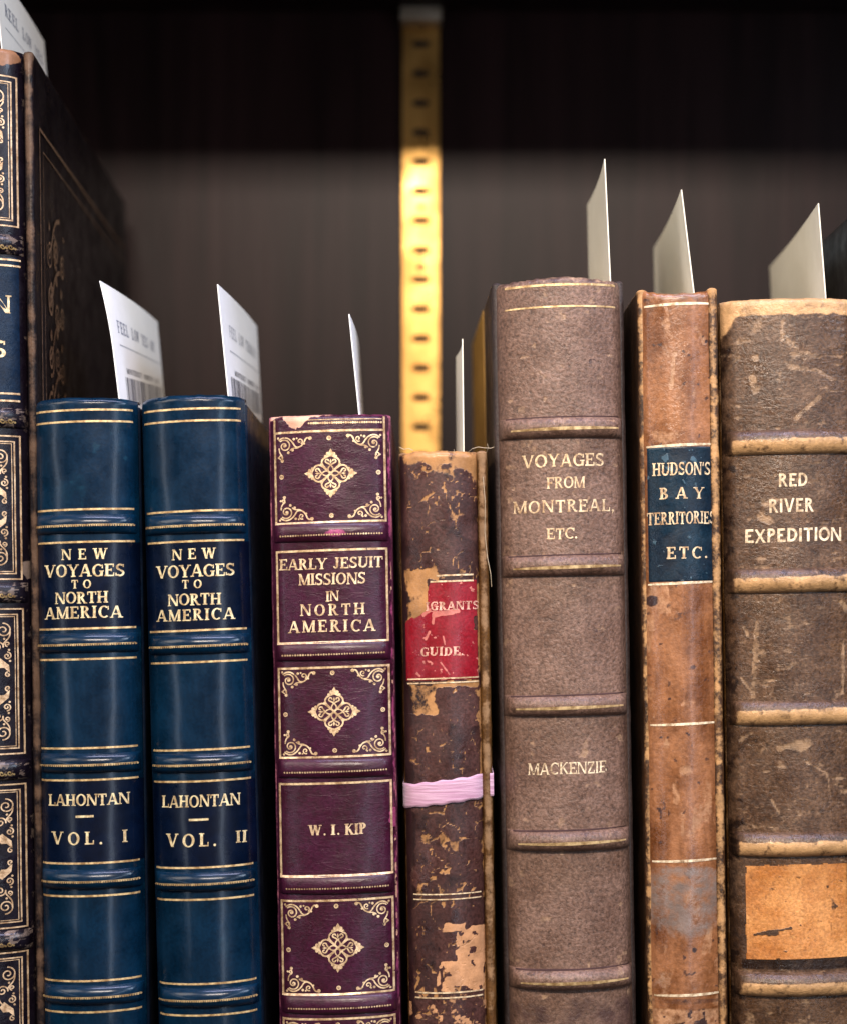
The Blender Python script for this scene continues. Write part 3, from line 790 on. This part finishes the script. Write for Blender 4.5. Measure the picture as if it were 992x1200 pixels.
# loose fibres at its worn head
def fibre(pts, r=.11):
    V, F = [], []
    for i, (px, py, dp) in enumerate(pts):
        x, z = emi.loc(px, py)
        for k in range(5):
            a = 2 * math.pi * k / 5
            V.append((x + r * .6 * math.cos(a), dp + r * math.sin(a), z + r * math.cos(a)))
        if i:
            b = (i - 1) * 5
            F += [[b + k, b + (k + 1) % 5, b + 5 + (k + 1) % 5, b + 5 + k] for k in range(5)]
    return mesh_obj('loose_thread', V, F, plain('linen_thread', (.42, .33, .22), (.55, .45, .32), .8), emi.root)
fibre([(548, 531, 3.2), (553, 527, 3.0), (560, 525, 3.2), (567, 526, 3.6), (575, 526.5, 4.0), (579, 525, 4.2)])
fibre([(571, 521, 4.0), (572, 526, 4.1), (570.5, 531, 4.2)], .09)
fibre([(532, 533, .8), (531.5, 528, .7), (533, 525, .7)], .09)
fibre([(468, 524, 2.0), (473, 526.5, 2.4), (479, 525.5, 2.6), (484, 528, 2.4)], .1)
fibre([(566, 560, 3.8), (568.5, 590, 3.5), (568, 625, 3.6), (571, 655, 3.4), (575, 675, 3.6), (576, 690, 3.9)], .13)

# ------------------------------------------------------------------ taupe book
def paint_taupe(px, py, u, band):
    n = fbm(px, py, 24, 4, 3)
    a = sm(.62, .78, fbm(px, py, 13, 4, 6)) * .55 + sm(334, 328, py + (fbm(px, py, 9, 3, 2) - .5) * 6) * .6
    a = np.maximum(a, ell(px, py, 685, 880, 5, 12, .2, .5, 1, 4) * .62)
    d = sm(.66, .8, fbm(px * 1.3, py * 1.3, 9, 4, 8)) * .62
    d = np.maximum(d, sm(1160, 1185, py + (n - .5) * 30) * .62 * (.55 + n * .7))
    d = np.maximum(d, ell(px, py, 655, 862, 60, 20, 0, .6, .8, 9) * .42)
    d = np.maximum(d, sm(.86, 1, -u) * .75)  # shade along the left hinge edge, put into the colour
    d = np.maximum(d, sm(335, 329, py + (fbm(px, py, 10, 4, 23) - .5) * 9) * (.35 + .5 * fbm(px, py, 5, 3, 24)))
    c = sm(.955, .99, u) * sm(.4, .62, fbm(px, py, 14, 3, 15)) * .8
    c = np.maximum(c, sm(.94, .99, -u) * sm(420, 330, py) * .8)
    return a, d, c
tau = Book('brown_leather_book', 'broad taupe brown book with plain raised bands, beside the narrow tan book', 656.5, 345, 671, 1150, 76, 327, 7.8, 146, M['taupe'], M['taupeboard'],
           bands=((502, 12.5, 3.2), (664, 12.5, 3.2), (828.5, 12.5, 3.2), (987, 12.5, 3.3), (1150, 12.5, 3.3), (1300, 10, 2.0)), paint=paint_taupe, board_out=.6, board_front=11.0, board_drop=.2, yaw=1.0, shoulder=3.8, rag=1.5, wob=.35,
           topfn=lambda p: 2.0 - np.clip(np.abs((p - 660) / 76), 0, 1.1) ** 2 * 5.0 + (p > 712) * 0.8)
g = tau.tool()
for y, w in ((334.5, 2.6), (360, 2.0)): g.line([(tau.cx(y) - 64, y + 1.2), (tau.cx(y) + 66, y - 1.0)], w)
for y in (504, 666, 830.5, 988.8, 1152): g.line([(tau.cx(y) - 61, y + 1.4), (tau.cx(y) + 66, y - 1.0)], 3.3, wf=lambda u: .55 + .6 * math.sin(math.pi * min(1, max(0, u))))
g.build('gilt_pattern', M['gold'], tau.spine)
g = tau.tool()
for y in (489.5, 651.5, 816.2, 974.5, 1137.5): g.line([(tau.cx(y) - 66, y + 1.4), (tau.cx(y) + 68, y - 1.0)], 1.5)
g.build('blind_pattern', plain('dark_blind_line', (0.040, 0.020, 0.018), (0.060, 0.030, 0.028), .7, spec=.2), tau.spine)
t = tau.tool()
for w in (('VOYAGES', 612, 708, 533, 548), ('FROM', 640, 685, 560, 573.5), ('MONTREAL,', 602, 721, 587, 601.5), ('ETC.', 640, 676, 620, 633)): t.text(*w, 'flare')
t.build('title_lettering', M['gold_rub'], tau.spine)
t = tau.tool(); t.text('MACKENZIE', 619, 711, 895, 909, 'flare')
t.build('author_lettering', M['cream'], tau.spine)
# mustard paper on the taupe book's left cover, behind its leather hinge
V, F = box_vf(-(tau.hw + .6) - .42, -(tau.hw + .6) - .02, 62, 145, 4, tau.H - .1)
mesh_obj('paper_siding', V, F, M['mustard'], [c for c in tau.root.children if c.name.startswith('cover_board')][0], False)

# ------------------------------------------------------------------ narrow tan book
def paint_tan(px, py, u, band):
    a = sm(.56, .72, fbm(px * 1.3, py * .5, 22, 4, 3)) * .60
    a = np.maximum(a, seg(px, py, 790, 415, 786, 455, 3.0, 2) * .75)
    a = np.maximum(a, seg(px, py, 815, 385, 826, 402, 4, 6) * .6)
    a = np.maximum(a, ell(px, py, 778, 512, 20, 9, 0, .5, .8, 8) * .62)
    a = np.maximum(a, ell(px, py, 806, 826, 12, 7, 0, .5, 1, 8) * .65)
    a = np.maximum(a, ell(px, py, 803, 905, 8, 8, 0, .5, 1, 18) * .65)
    pale = sm(1181, 1187, py) * (.45 + .5 * fbm(px, py, 7, 4, 40))
    a = np.maximum(a, pale)
    d = ell(px, py, 764, 706, 8, 7, 0, .3, .7, 4) + ell(px, py, 813, 1115, 3.4, 3.4, 0, .3, .4, 4) + ell(px, py, 770, 1092, 2, 10, 0, .4, .7, 4) * .7
    d = np.maximum(d, sm(.72, .80, fbm(px, py, 9, 3, 61)) * .75)
    d = np.maximum(d, sm(.62, .7, fbm(px, py, 8, 3, 70)) * sm(1181, 1187, py) * .9)
    d = np.maximum(d, ell(px, py, 806, 1176, 50, 4, 0, .3, .2, 4) * .6)
    d = np.maximum(d, sm(.9, 1.0, np.abs(u)) * .45)
    d = np.maximum(d, ell(px, py, 805, 349, 24, 7, .1, .5, 1.2, 9) * .5)
    c = sm(1010, 1022, py) * ell(px, py, 803, 1052, 50, 54, 0, .25, .35, 19) * (.70 + .5 * (fbm(px, py, 12, 4, 19) - .5))
    c = np.maximum(c, sm(1130, 1142, py + (fbm(px * 2, py, 8, 3, 5) - .5) * 20) * sm(1166, 1160, py) * .40)
    c = np.maximum(c, ell(px, py, 795, 347, 32, 7, 0, .5, .9, 2) * .6)
    return a, d, c
tan = Book('tan_leather_book', 'narrow tan leather book with a dark blue title label', 797.2, 523, 806.7, 1168, 44.5, 341, 4.6, 142, M['tan'], M['tanboard'],
           paint=paint_tan, board_out=.6, board_front=3.4, board_drop=-.3, wob=.35, shoulder=1.2, left=(.5, 5.5), rag=1.8, topfn=lambda p: -2.0 + 3 * sm(.35, .9, np.abs((p - 795) / 43)))
g = tan.tool(.1)
for y, w in ((357, 3.0), (522.5, 3.0), (684.5, 2.8), (850, 2.8), (1010.5, 2.8), (1168, 3.0)):
    g.line([(tan.cx(y) - 39, y + 1.6), (tan.cx(y), y + .2), (tan.cx(y) + 40, y - 1.2)], w, wf=lambda u: .7 + .4 * math.sin(math.pi * min(1, max(0, u))))
g.build('gilt_pattern', M['cream'], tan.spine)
lab = tan.patch('title_label', 758.5, 837.5, 524.5, 683, M['blue_label'], step=1.4,
                paint=lambda px, py: sm(.56, .74, fbm(px, py, 10, 4, 5)) * sm(570, 528, py) * 1.0 + sm(.68, .8, fbm(px, py, 8, 4, 15)) * .7)
t = tan.tool(.22)
for w in (("HUDSON'S", 765, 832.5, 543, 558), ('BAY', 773, 824.5, 572.5, 586), ('TERRITORIES', 759.5, 838, 601, 615.5), ('ETC.', 781, 829, 642, 656)): t.text(*w, 'roman')
t.build('title_lettering', M['gold_rub'], lab)

# ------------------------------------------------------------------ wide worn brown book
def paint_worn(px, py, u, band):
    streak = fbm(px * .55, py * 2.6, 12, 4, 3)
    a = sm(.60, .75, streak) * .52 + sm(.62, .76, fbm(px, py, 16, 4, 6)) * .5
    for sgm in ((886, 730, 885, 775, 3.6), (884, 770, 882, 818, 3.2), (885, 762, 892, 768, 5), (872, 735, 876, 746, 2.5), (869, 795, 880, 812, 1.6), (988, 755, 987, 815, 2.5),
                (925, 432, 955, 436, 3), (955, 436, 973, 446, 3), (930, 492, 958, 468, 3), (945, 416, 952, 419, 3), (927, 405, 932, 412, 3), (880, 440, 886, 458, 5), (915, 380, 914, 400, 3),
                (912, 877, 944, 871, 4.5), (940, 893, 968, 908, 1.6), (968, 908, 972, 935, 1.4), (903, 938, 916, 962, 1.8), (868, 868, 880, 860, 2.6), (985, 708, 992, 716, 4), (890, 606, 902, 612, 5)):
        a = np.maximum(a, seg(px, py, *sgm, seed=int(sgm[0]), nz=1.3) * (.45 + .6 * fbm(px, py * 1.6, 5, 3, 88)))
    a = np.maximum(a, ell(px, py, 936, 874, 13, 7, 0, .4, .8, 3) * .95)
    a = np.maximum(a, ell(px, py, 880, 382, 14, 10, 0, .5, 1.2, 9) * .66); a = np.maximum(a, ell(px, py, 884, 420, 5, 5, 0, .4, .5, 9) * .8)
    d = sm(-.74, -.96, u) * (.30 + .75 * fbm(px, py, 6, 4, 12)) + sm(.66, .78, fbm(px, py, 10, 4, 14)) * .6
    d = np.maximum(d, ell(px, py, 872, 1100, 7, 60, 0, .5, .4, 3) * .5)
    d = np.maximum(d, sm(1122, 1126, py) * sm(1139, 1136, py) * (px > 870) * .95)
    c = sm(372.5, 369.5, py + (px - 926) * .016 + (fbm(px, py, 8, 3, 3) - .5) * 4)
    c = np.maximum(c, sm(398, 384, py + (px - 850) * 1.3 + (fbm(px, py, 9, 3, 4) - .5) * 14))
    if band:
        for yb in (517, 678.5, 833, 987.5, 1152):
            k = py + (px - 926) * .016 - yb
            on = sm(-2.5, .5, k + (fbm(px, py, 9, 3, 7) - .5) * 3) * (np.abs(k) < 18)
            c = np.maximum(c, on * sm(-.94, -.86, u) * (1.05 - .4 * sm(.58, .7, fbm(px, py, 8, 4, 9))))
        a = a * .6; d = d * (1 - c)
        d = np.maximum(d, sm(.66, .76, fbm(px, py, 7, 4, 19)) * .66)
        # masks run in order, so keep tan on top
    a = a * (1 - c); d = d * (1 - .7 * c)
    return a, d, c
wrn = Book('worn_leather_book', 'wide scuffed dark brown book with pale rubbed bands, at the right end of the row', 926, 370, 939.5, 1180, 79, 351, 5.2, 150, M['worn'], M['brownboard'],
           bands=((519.5, 14.5, 3.3), (681.5, 14.5, 3.3), (836.5, 14.5, 3.3), (990.5, 14.5, 3.3), (1154, 14.5, 3.4), (1300, 10, 2.6)), paint=paint_worn, board_out=.3, board_front=11.5, board_drop=1.2, wob=.5, shoulder=3.0, y0=-2.0)
t = wrn.tool()
for w in (('RED', 910, 944.5, 556.5, 572), ('RIVER', 899, 952, 586, 602), ('EXPEDITION', 872, 986, 620.5, 636.5)): t.text(*w, 'sans')
t.build('title_lettering', M['cream'], wrn.spine)
def blot(px, py):
    a = sm(.66, .76, fbm(px, py * 1.3, 8, 4, 5)) * .62 * sm(1080, 1010, py) + seg(px, py, 884, 1096, 925, 1088, 2.0, 3, 1.2) + ell(px, py, 904, 1094, 8, 3.5, 0, .4, .6, 4)
    a = np.maximum(a, ell(px, py, 975, 1062, 4, 9, 0, .5, 1, 5) * .75); a = np.maximum(a, seg(px, py, 973, 1075, 972, 1098, 1.0, 5) * .6)
    a = np.maximum(a, ell(px, py, 918, 1115, 3, 1.2, 0, .5, 1, 5) * .8)
    a = np.maximum(a, sm(.55, .8, fbm(px, py, 12, 4, 35)) * sm(60, 0, np.hypot(px - 895, (py - 1030) * 1.4)) * .7)
    return a + sm(.66, .8, fbm(px, py, 5, 3, 25)) * .5
wrn.patch('blank_label', 872.5, 992, 1012, 1127, M['orange'], step=1.4, paint=blot, off=.34,
          inside=lambda PX, PY: (PX > 874 + (fbm(PX, PY, 6, 3, 2) - .5) * 3) & (PY < 1125 + (fbm(PX, PY, 8, 3, 12) - .5) * 3 - (PX - 930) * .016) & (PY > 1013.5 + (fbm(PX, PY, 8, 3, 22) - .5) * 4 - (PX - 930) * .016))

# ------------------------------------------------------------------ black book beyond the right end
blk = Book('black_book', 'plain black book at the right edge, mostly hidden behind the worn brown one', 1070, 300, 1083, 1150, 57, 240, 5, 148, M['black'], M['black'], board_out=.8, board_drop=.3, wob=.3)

# ------------------------------------------------------------------ pink tape round the crackled book
def tape():
    P, F, nw = [], [], 9
    path = []
    for x in np.linspace(-emi.hw * 1.0, emi.hw * 1.0, 46): path.append((x, 'f'))
    ra, zc = [], lambda px: 933.5 - (px - 470) * .125
    pts = []
    hw2 = emi.hw + 2.7 + .35
    for y in np.linspace(136, 9, 20): pts.append((-hw2 + 2.4, y))
    for x in np.linspace(-emi.hw, emi.hw, 40): pts.append((x, float(emi.base(x, 100.0)) - .55))
    for y in np.linspace(4.0, 136, 24): pts.append((hw2, y))
    n = len(pts)
    for i, (x, y) in enumerate(pts):
        xe = np.clip(x, -emi.hw - 3, emi.hw + 3)
        px = emi.cx(930) + xe * K
        back = max(0, y - 5) * .05 if x > 0 else -max(0, y - 5) * .02
        for j in range(nw):
            t = j / (nw - 1) - .5
            py = 930.0 - (px - 520) * .115 + t * (28 + 1.5 * math.sin(i * .7))
            z = (BASE - py) / K + back
            fr = .03 * math.sin(j * 9 + i * 1.7)
            P.append((x, y - abs(t) * -.10 + fr * .4, z + fr))
    F = grid_faces(n, nw)
    tm = NT('pink_cloth_tape')
    th = tm.noise(300, 3, .6, tm.scaled((.25, .25, 5.0)))
    tm.put(tm.p.inputs['Base Color'], tm.mix(tm.ramp(th, .3, .7), (.45, .23, .35), (.62, .39, .52)))
    tm.p.inputs['Roughness'].default_value = .75; tm.p.inputs['Sheen Weight'].default_value = .3
    tm.bump(th, .45, .0005)
    o = mesh_obj('cloth_tape', P, F, tm.m, None, True)
    s = o.modifiers.new('thick', 'SOLIDIFY'); s.thickness = .0003; s.offset = 0
    o.location = emi.root.location; o.rotation_euler = emi.root.rotation_euler
    tag(o, 'faded pink cloth tape tied round the small crackled brown book', 'tape')
tape()

# ------------------------------------------------------------------ catalogue slips standing out of the books
paper = plain('white_card', (0.82, 0.83, 0.84), (0.86, 0.87, 0.88), .65, scale=120)
paper_warm = plain('cream_card', (0.82, 0.78, 0.66), (0.88, 0.84, 0.72), .65, scale=120)
ink = plain('grey_print', (0.17, 0.19, 0.27), (0.24, 0.26, 0.34), .6)
ink_bar = plain('barcode_ink', (0.05, 0.055, 0.09), (0.08, 0.085, 0.12), .6)
ink_soft = plain('faint_print', (0.36, 0.38, 0.43), (0.45, 0.47, 0.5), .6)
def slip(label, ft, fb, rt, rb, d, mat, down=30.0, printing=None, curl=0.0, y0=11.0, th=.36):
    A = [world(*ft, y0), world(*fb, y0), world(*rt, y0 + d), world(*rb, y0 + d)]
    org = (A[1] + A[3]) / 2
    nu, nv = 17, 17
    def surf(u, v):           # u 0 front .. 1 rear ; v 0 top .. 1 where it meets the book
        p = (A[0] * (1 - u) + A[2] * u) * (1 - v) + (A[1] * (1 - u) + A[3] * u) * v
        p = p + np.array([-curl * max(0, 1 - v * 1.6 - u * 1.2) ** 2 + .7 * math.sin(math.pi * u) * (1 - v), 0, 0])
        return p
    hgt = abs(A[0][2] - A[1][2])
    vmax = 1 + down / hgt
    U = np.linspace(0, 1, nu); W = np.linspace(0, vmax, nv + 6)
    P = np.array([surf(u, v) - org for u in U for v in W])
    nrm = np.cross(A[2] - A[0], A[1] - A[0]); nrm /= np.linalg.norm(nrm)
    if nrm[0] < 0: nrm = -nrm
    m = len(P); nW = len(W)
    V = np.concatenate([P + nrm * th / 2, P - nrm * th / 2])
    F = grid_faces(nu, nW)
    F2 = [[m + i for i in reversed(f)] for f in F]
    side = []
    for i in range(nu - 1):
        for j in (0, nW - 1):
            a, b = i * nW + j, (i + 1) * nW + j; side.append([a, b, b + m, a + m])
    for j in range(nW - 1):
        for i in (0, nu - 1):
            a, b = i * nW + j, i * nW + j + 1; side.append([a, b, b + m, a + m])
    o = mesh_obj('paper_slip', V, F + F2 + side, mat, None, False)
    o.location = org * MM
    tag(o, label, 'paper slip', 'catalogue slips standing out of the books')
    if printing:
        # right-hand face: u runs front to rear, v runs downward
        def lay(u, v, off): return tuple(surf(u, v) - org + nrm * (th / 2 + .05 + off))
        for nm, mt, items in printing:
            tl = Tool(lay, lambda a, b: (a, b), 0.0)
            for kind, *r in items:
                if kind == 'bar':
                    x0, y0_, x1, y1_ = r
                    nn = max(1, int((x1 - x0) / .03)); mm = max(1, int((y1_ - y0_) / .06))
                    for ia in range(nn):
                        for ib in range(mm):
                            xa, xb = x0 + (x1 - x0) * ia / nn, x0 + (x1 - x0) * (ia + 1) / nn
                            ya, yb = y0_ + (y1_ - y0_) * ib / mm, y0_ + (y1_ - y0_) * (ib + 1) / mm
                            tl.k = 0; tl.poly([(xa, ya), (xb, ya), (xb, yb), (xa, yb)])
                else:
                    wd, x0, x1, yt, yb = r
                    G = FONT['roman']; n = len(wd); pitch = (x1 - x0) / n; h = yb - yt
                    for i, c in enumerate(wd):
                        if c == ' ': continue
                        for qd in G[c][1]:
                            tl.poly([(x0 + pitch * (i + gx * .86 / max(.8, G[c][0])), yb - gy * h) for gx, gy in qd])
            tl.build(nm, mt, o)
    return o
def bars(x0, x1, y0, y1, seed):
    rnd = random.Random(seed); x = x0; out = []
    while x < x1:
        w = rnd.choice((.006, .010, .016)); out.append(('bar', x, y0, x + w, y1)); x += w + rnd.choice((.007, .010, .016))
    return out
slip('printed white slip rising from the tallest dark book', (-7, -40), (2, 56), (51, 48), (57, 120), 75, paper, y0=12,
     printing=[('printed_text', ink, [('t', 'REEL LOW YES', .12, .92, .34, .50)]), ('ruled_line', ink_soft, [('bar', .1, .66, .8, .675)])])
slip('white barcoded slip with a curled corner standing in the VOL. I book', (123, 329), (140, 470), (184, 377), (193, 477), 82, paper, curl=1.6,
     printing=[('printed_text', ink, [('t', 'FEEL LOW YES MY', .12, .86, .29, .40)]), ('ruled_line', ink_soft, [('bar', .12, .50, .96, .512)]),
               ('barcode', ink_bar, bars(.16, .95, .78, 1.01, 3) + [('t', 'MONTEREY NORTH LIB', .2, .9, .695, .745), ('t', 'LENT', .45, .75, 1.05, 1.12)])])
slip('white barcoded slip with straight corners standing in the VOL. II book', (255, 333), (268, 468), (300.5, 382), (306, 485), 80, paper,
     printing=[('printed_text', ink_soft, [('t', 'FEEL LOW TERRAIN', .16, .9, .30, .41)]), ('ruled_line', ink_soft, [('bar', .14, .535, .96, .547)]),
               ('barcode', ink_bar, bars(.1, .95, .78, 1.02, 8) + [('t', 'MONTEREY NORTH LIB', .22, .95, .70, .75)])])
slip('thin white slip seen nearly edge on above the purple book', (409, 368), (421, 487), (420, 410), (425, 487), 80, paper)
slip('narrow white slip seen nearly edge on above the small crackled book', (541.5, 397), (543, 531), (534.5, 418), (535, 531), 42, paper_warm)
slip('blank cream slip standing in the broad taupe brown book', (708, 186), (714.5, 326), (688, 240), (690, 326), 66, paper_warm)
slip('blank cream slip standing in the narrow tan book', (798, 222), (812.5, 342), (766, 290), (767, 337), 95, paper_warm)
slip('widest blank cream slip, standing in the worn brown book', (958.5, 238), (967.5, 354), (902, 312), (904, 354), 109, paper_warm)

# ------------------------------------------------------------------ the bookcase
wood = NT('dark_walnut')
gr = wood.noise(9, 6, .62, wood.scaled((7, 7, .5)), .6)
gr2 = wood.noise(60, 5, .6, wood.scaled((6, 6, .25)))
wc = wood.mix(wood.ramp(gr, .3, .72), (0.0085, 0.0032, 0.0034), (0.024, 0.0105, 0.0110))
wc = wood.mix(1.0, wc, wood.mix(wood.ramp(gr2, .3, .7), (.90, .90, .90), (1.07, 1.07, 1.07)), 'MULTIPLY')
wood.put(wood.p.inputs['Base Color'], wc); wood.p.inputs['Roughness'].default_value = .40; wood.p.inputs['Specular IOR Level'].default_value = .13
wood.bump(gr2, .25, .0004)
WALL = 245.0
tag(box_obj('back_panel', -330, 330, WALL, WALL + 12, -22, 520, wood.m), kind='structure')
tag(box_obj('shelf', -330, 330, -26, WALL - .5, -20, 0, wood.m, bevel=1.5), kind='structure')
UZ = CAMZ + 259
tag(box_obj('upper_shelf', -330, 330, -24, WALL - 3.5, UZ, UZ + 20, wood.m, bevel=1.5), kind='structure')

brass = NT('brass')
bn = brass.noise(25, 4, .6, brass.scaled((1, 1, .4)))
brass.put(brass.p.inputs['Base Color'], brass.mix(brass.ramp(bn, .3, .7), (0.36, 0.18, 0.040), (0.72, 0.42, 0.13)))
brass.p.inputs['Metallic'].default_value = .85; brass.p.inputs['Roughness'].default_value = .33
brass.put(brass.p.inputs['Roughness'], brass.ramp(brass.noise(60, 4, .6), .3, .7, .24, .44))
brass.bump(brass.noise(300, 3), .15, .0003)
dark = plain('slot_black', (0.012, 0.008, 0.007), (0.02, 0.012, 0.010), .8)
kw = 600.0 / (600 + WALL) * K           # pixels per mm on the back panel
def wz(py): return CAMZ + (VY - py) / kw
sx = (493 - VX) / kw
root = bpy.data.objects.new('shelf_standard', None); COL.objects.link(root)
root.location = (sx * MM, WALL * MM, 0)
tag(root, 'brass slotted shelf strip running up the dark back panel', 'shelf strip')
# strip as a grid with real slots cut through it, over a dark backing
hw = 7.9
slots = [wz(225 + 34.5 * k) for k in range(-6, 30)]
sw, sh = 3.6, 1.45
marks = [(wz(243.5), 1.5, 1.5), (wz(314), 1.6, 2.0), (wz(302), .9, 1.1)]
xs = [-hw, -sw, -sw * .72, sw * .72, sw, hw]
zl = [0.5]
for z in sorted(slots): 
    if z - sh > 1 and z + sh < UZ - 2: zl += [z - sh, z - sh * .55, z + sh * .55, z + sh]
zl.append(UZ - .5)
Vb, Fb = [], []
for z in zl:
    for x in xs: Vb.append((x, -2.2 if abs(x) < hw else -1.9, z))
nX = len(xs)
for i in range(len(zl) - 1):
    inside = (i % 4) in (1, 2, 3)
    for j in range(nX - 1):
        hole = inside and ((i % 4 == 2 and 1 <= j <= 3) or (i % 4 in (1, 3) and j == 2))
        if not hole: a = i * nX + j; Fb.append([a, a + 1, a + 1 + nX, a + nX])
st = mesh_obj('strip', Vb, Fb, brass.m, root, False)
so = st.modifiers.new('thick', 'SOLIDIFY'); so.thickness = .0012; so.offset = 1 if False else -1
bv = st.modifiers.new('bevel', 'BEVEL'); bv.width = .0003; bv.segments = 2; bv.limit_method = 'ANGLE'
box_obj('backing', -hw + .6, hw - .6, -.9, -.1, .5, UZ - .6, dark, root)
mk = [(( -w, -2.22 - .03, z - h), (w, z + h)) for z, w, h in marks]
Vm, Fm = [], []
for z, w, h in marks:
    b = len(Vm); n = 12
    for i in range(n): Vm.append((w * math.cos(2 * math.pi * i / n), -2.26, z + h * math.sin(2 * math.pi * i / n)))
    Fm.append(list(range(b, b + n)))
mesh_obj('stamped_mark', Vm, Fm, dark, root, False)
clip = box_obj('shelf_clip', -8.8, 8.8, -13, -2.4, 0, 6.5, plain('dull_steel', (.30, .25, .19), (.38, .32, .25), .5, .6), None, .8)
clip.location = (sx * MM, WALL * MM, (UZ - 6.8) * MM)
tag(clip, 'dull metal clip at the top of the brass strip under the shelf', 'shelf clip')

# ------------------------------------------------------------------ camera, lamps, world
cam = bpy.data.cameras.new('camera'); co = bpy.data.objects.new('camera', cam); COL.objects.link(co)
co.location = (0, -D * MM, CAMZ * MM); co.rotation_euler = (math.pi / 2, 0, 0)
cam.sensor_fit = 'HORIZONTAL'; cam.sensor_width = 36; cam.lens = K * D / 992 * 36
cam.shift_x = (496 - VX) / 992; cam.shift_y = (VY - 600) / 992
cam.clip_start = .01; cam.clip_end = 50
cam.dof.use_dof = True; cam.dof.focus_distance = .604; cam.dof.aperture_fstop = 8.0
scene.camera = co

def area(name, loc, target, sx_, sy_, power, col):
    L = bpy.data.lights.new(name, 'AREA'); L.shape = 'RECTANGLE'; L.size = sx_; L.size_y = sy_; L.energy = power; L.color = col
    o = bpy.data.objects.new(name, L); COL.objects.link(o)
    o.location = loc
    d = np.array(target) - np.array(loc)
    import mathutils
    o.rotation_euler = mathutils.Vector(d).to_track_quat('-Z', 'Z').to_euler()
    return o
CZ = CAMZ * MM
area('ceiling_tube', (0.04, -0.66, CZ + .422), (0.03, 0.05, CZ - .02), .44, .05, 8.8, (1.0, .86, .73))
area('front_fill', (0.10, -1.25, CZ + .06), (0.0, 0.0, CZ), 1.6, 1.0, .9, (1.0, .78, .60))  # unseen warm fill, added behind the camera to lift the shadowed strip and spines
area('window_right', (0.90, -0.46, CZ + .62), (0.0, 0.05, CZ + .05), .25, .30, 4.8, (.66, .80, 1.0))
area('lamp_left', (-0.74, -0.62, CZ + .62), (0.1, 0.05, CZ + .05), .60, .45, 6.2, (1.0, .87, .72))
area('ceiling_panel', (0.12, -0.20, CZ + .80), (0.02, 0.0, CZ - .05), .70, .10, 8.0, (.70, .70, 1.0))
area('tall_window_right', (0.46, -0.70, CZ + .05), (-.105, 0, CZ - .02), .05, .9, 1.5, (.70, .82, 1.0))
area('tall_window_left', (-0.78, -0.60, CZ + .05), (-.105, 0, CZ - .02), .04, .9, 1.0, (.78, .87, 1.0))

w = bpy.data.worlds.new('World'); scene.world = w; w.use_nodes = True
w.node_tree.nodes['Background'].inputs[0].default_value = (.95, .80, .95, 1)
w.node_tree.nodes['Background'].inputs[1].default_value = .009
scene.view_settings.view_transform = 'Standard'; scene.view_settings.look = 'None'
scene.view_settings.exposure = 0.0; scene.view_settings.gamma = 1.0
scene.cycles.max_bounces = 6
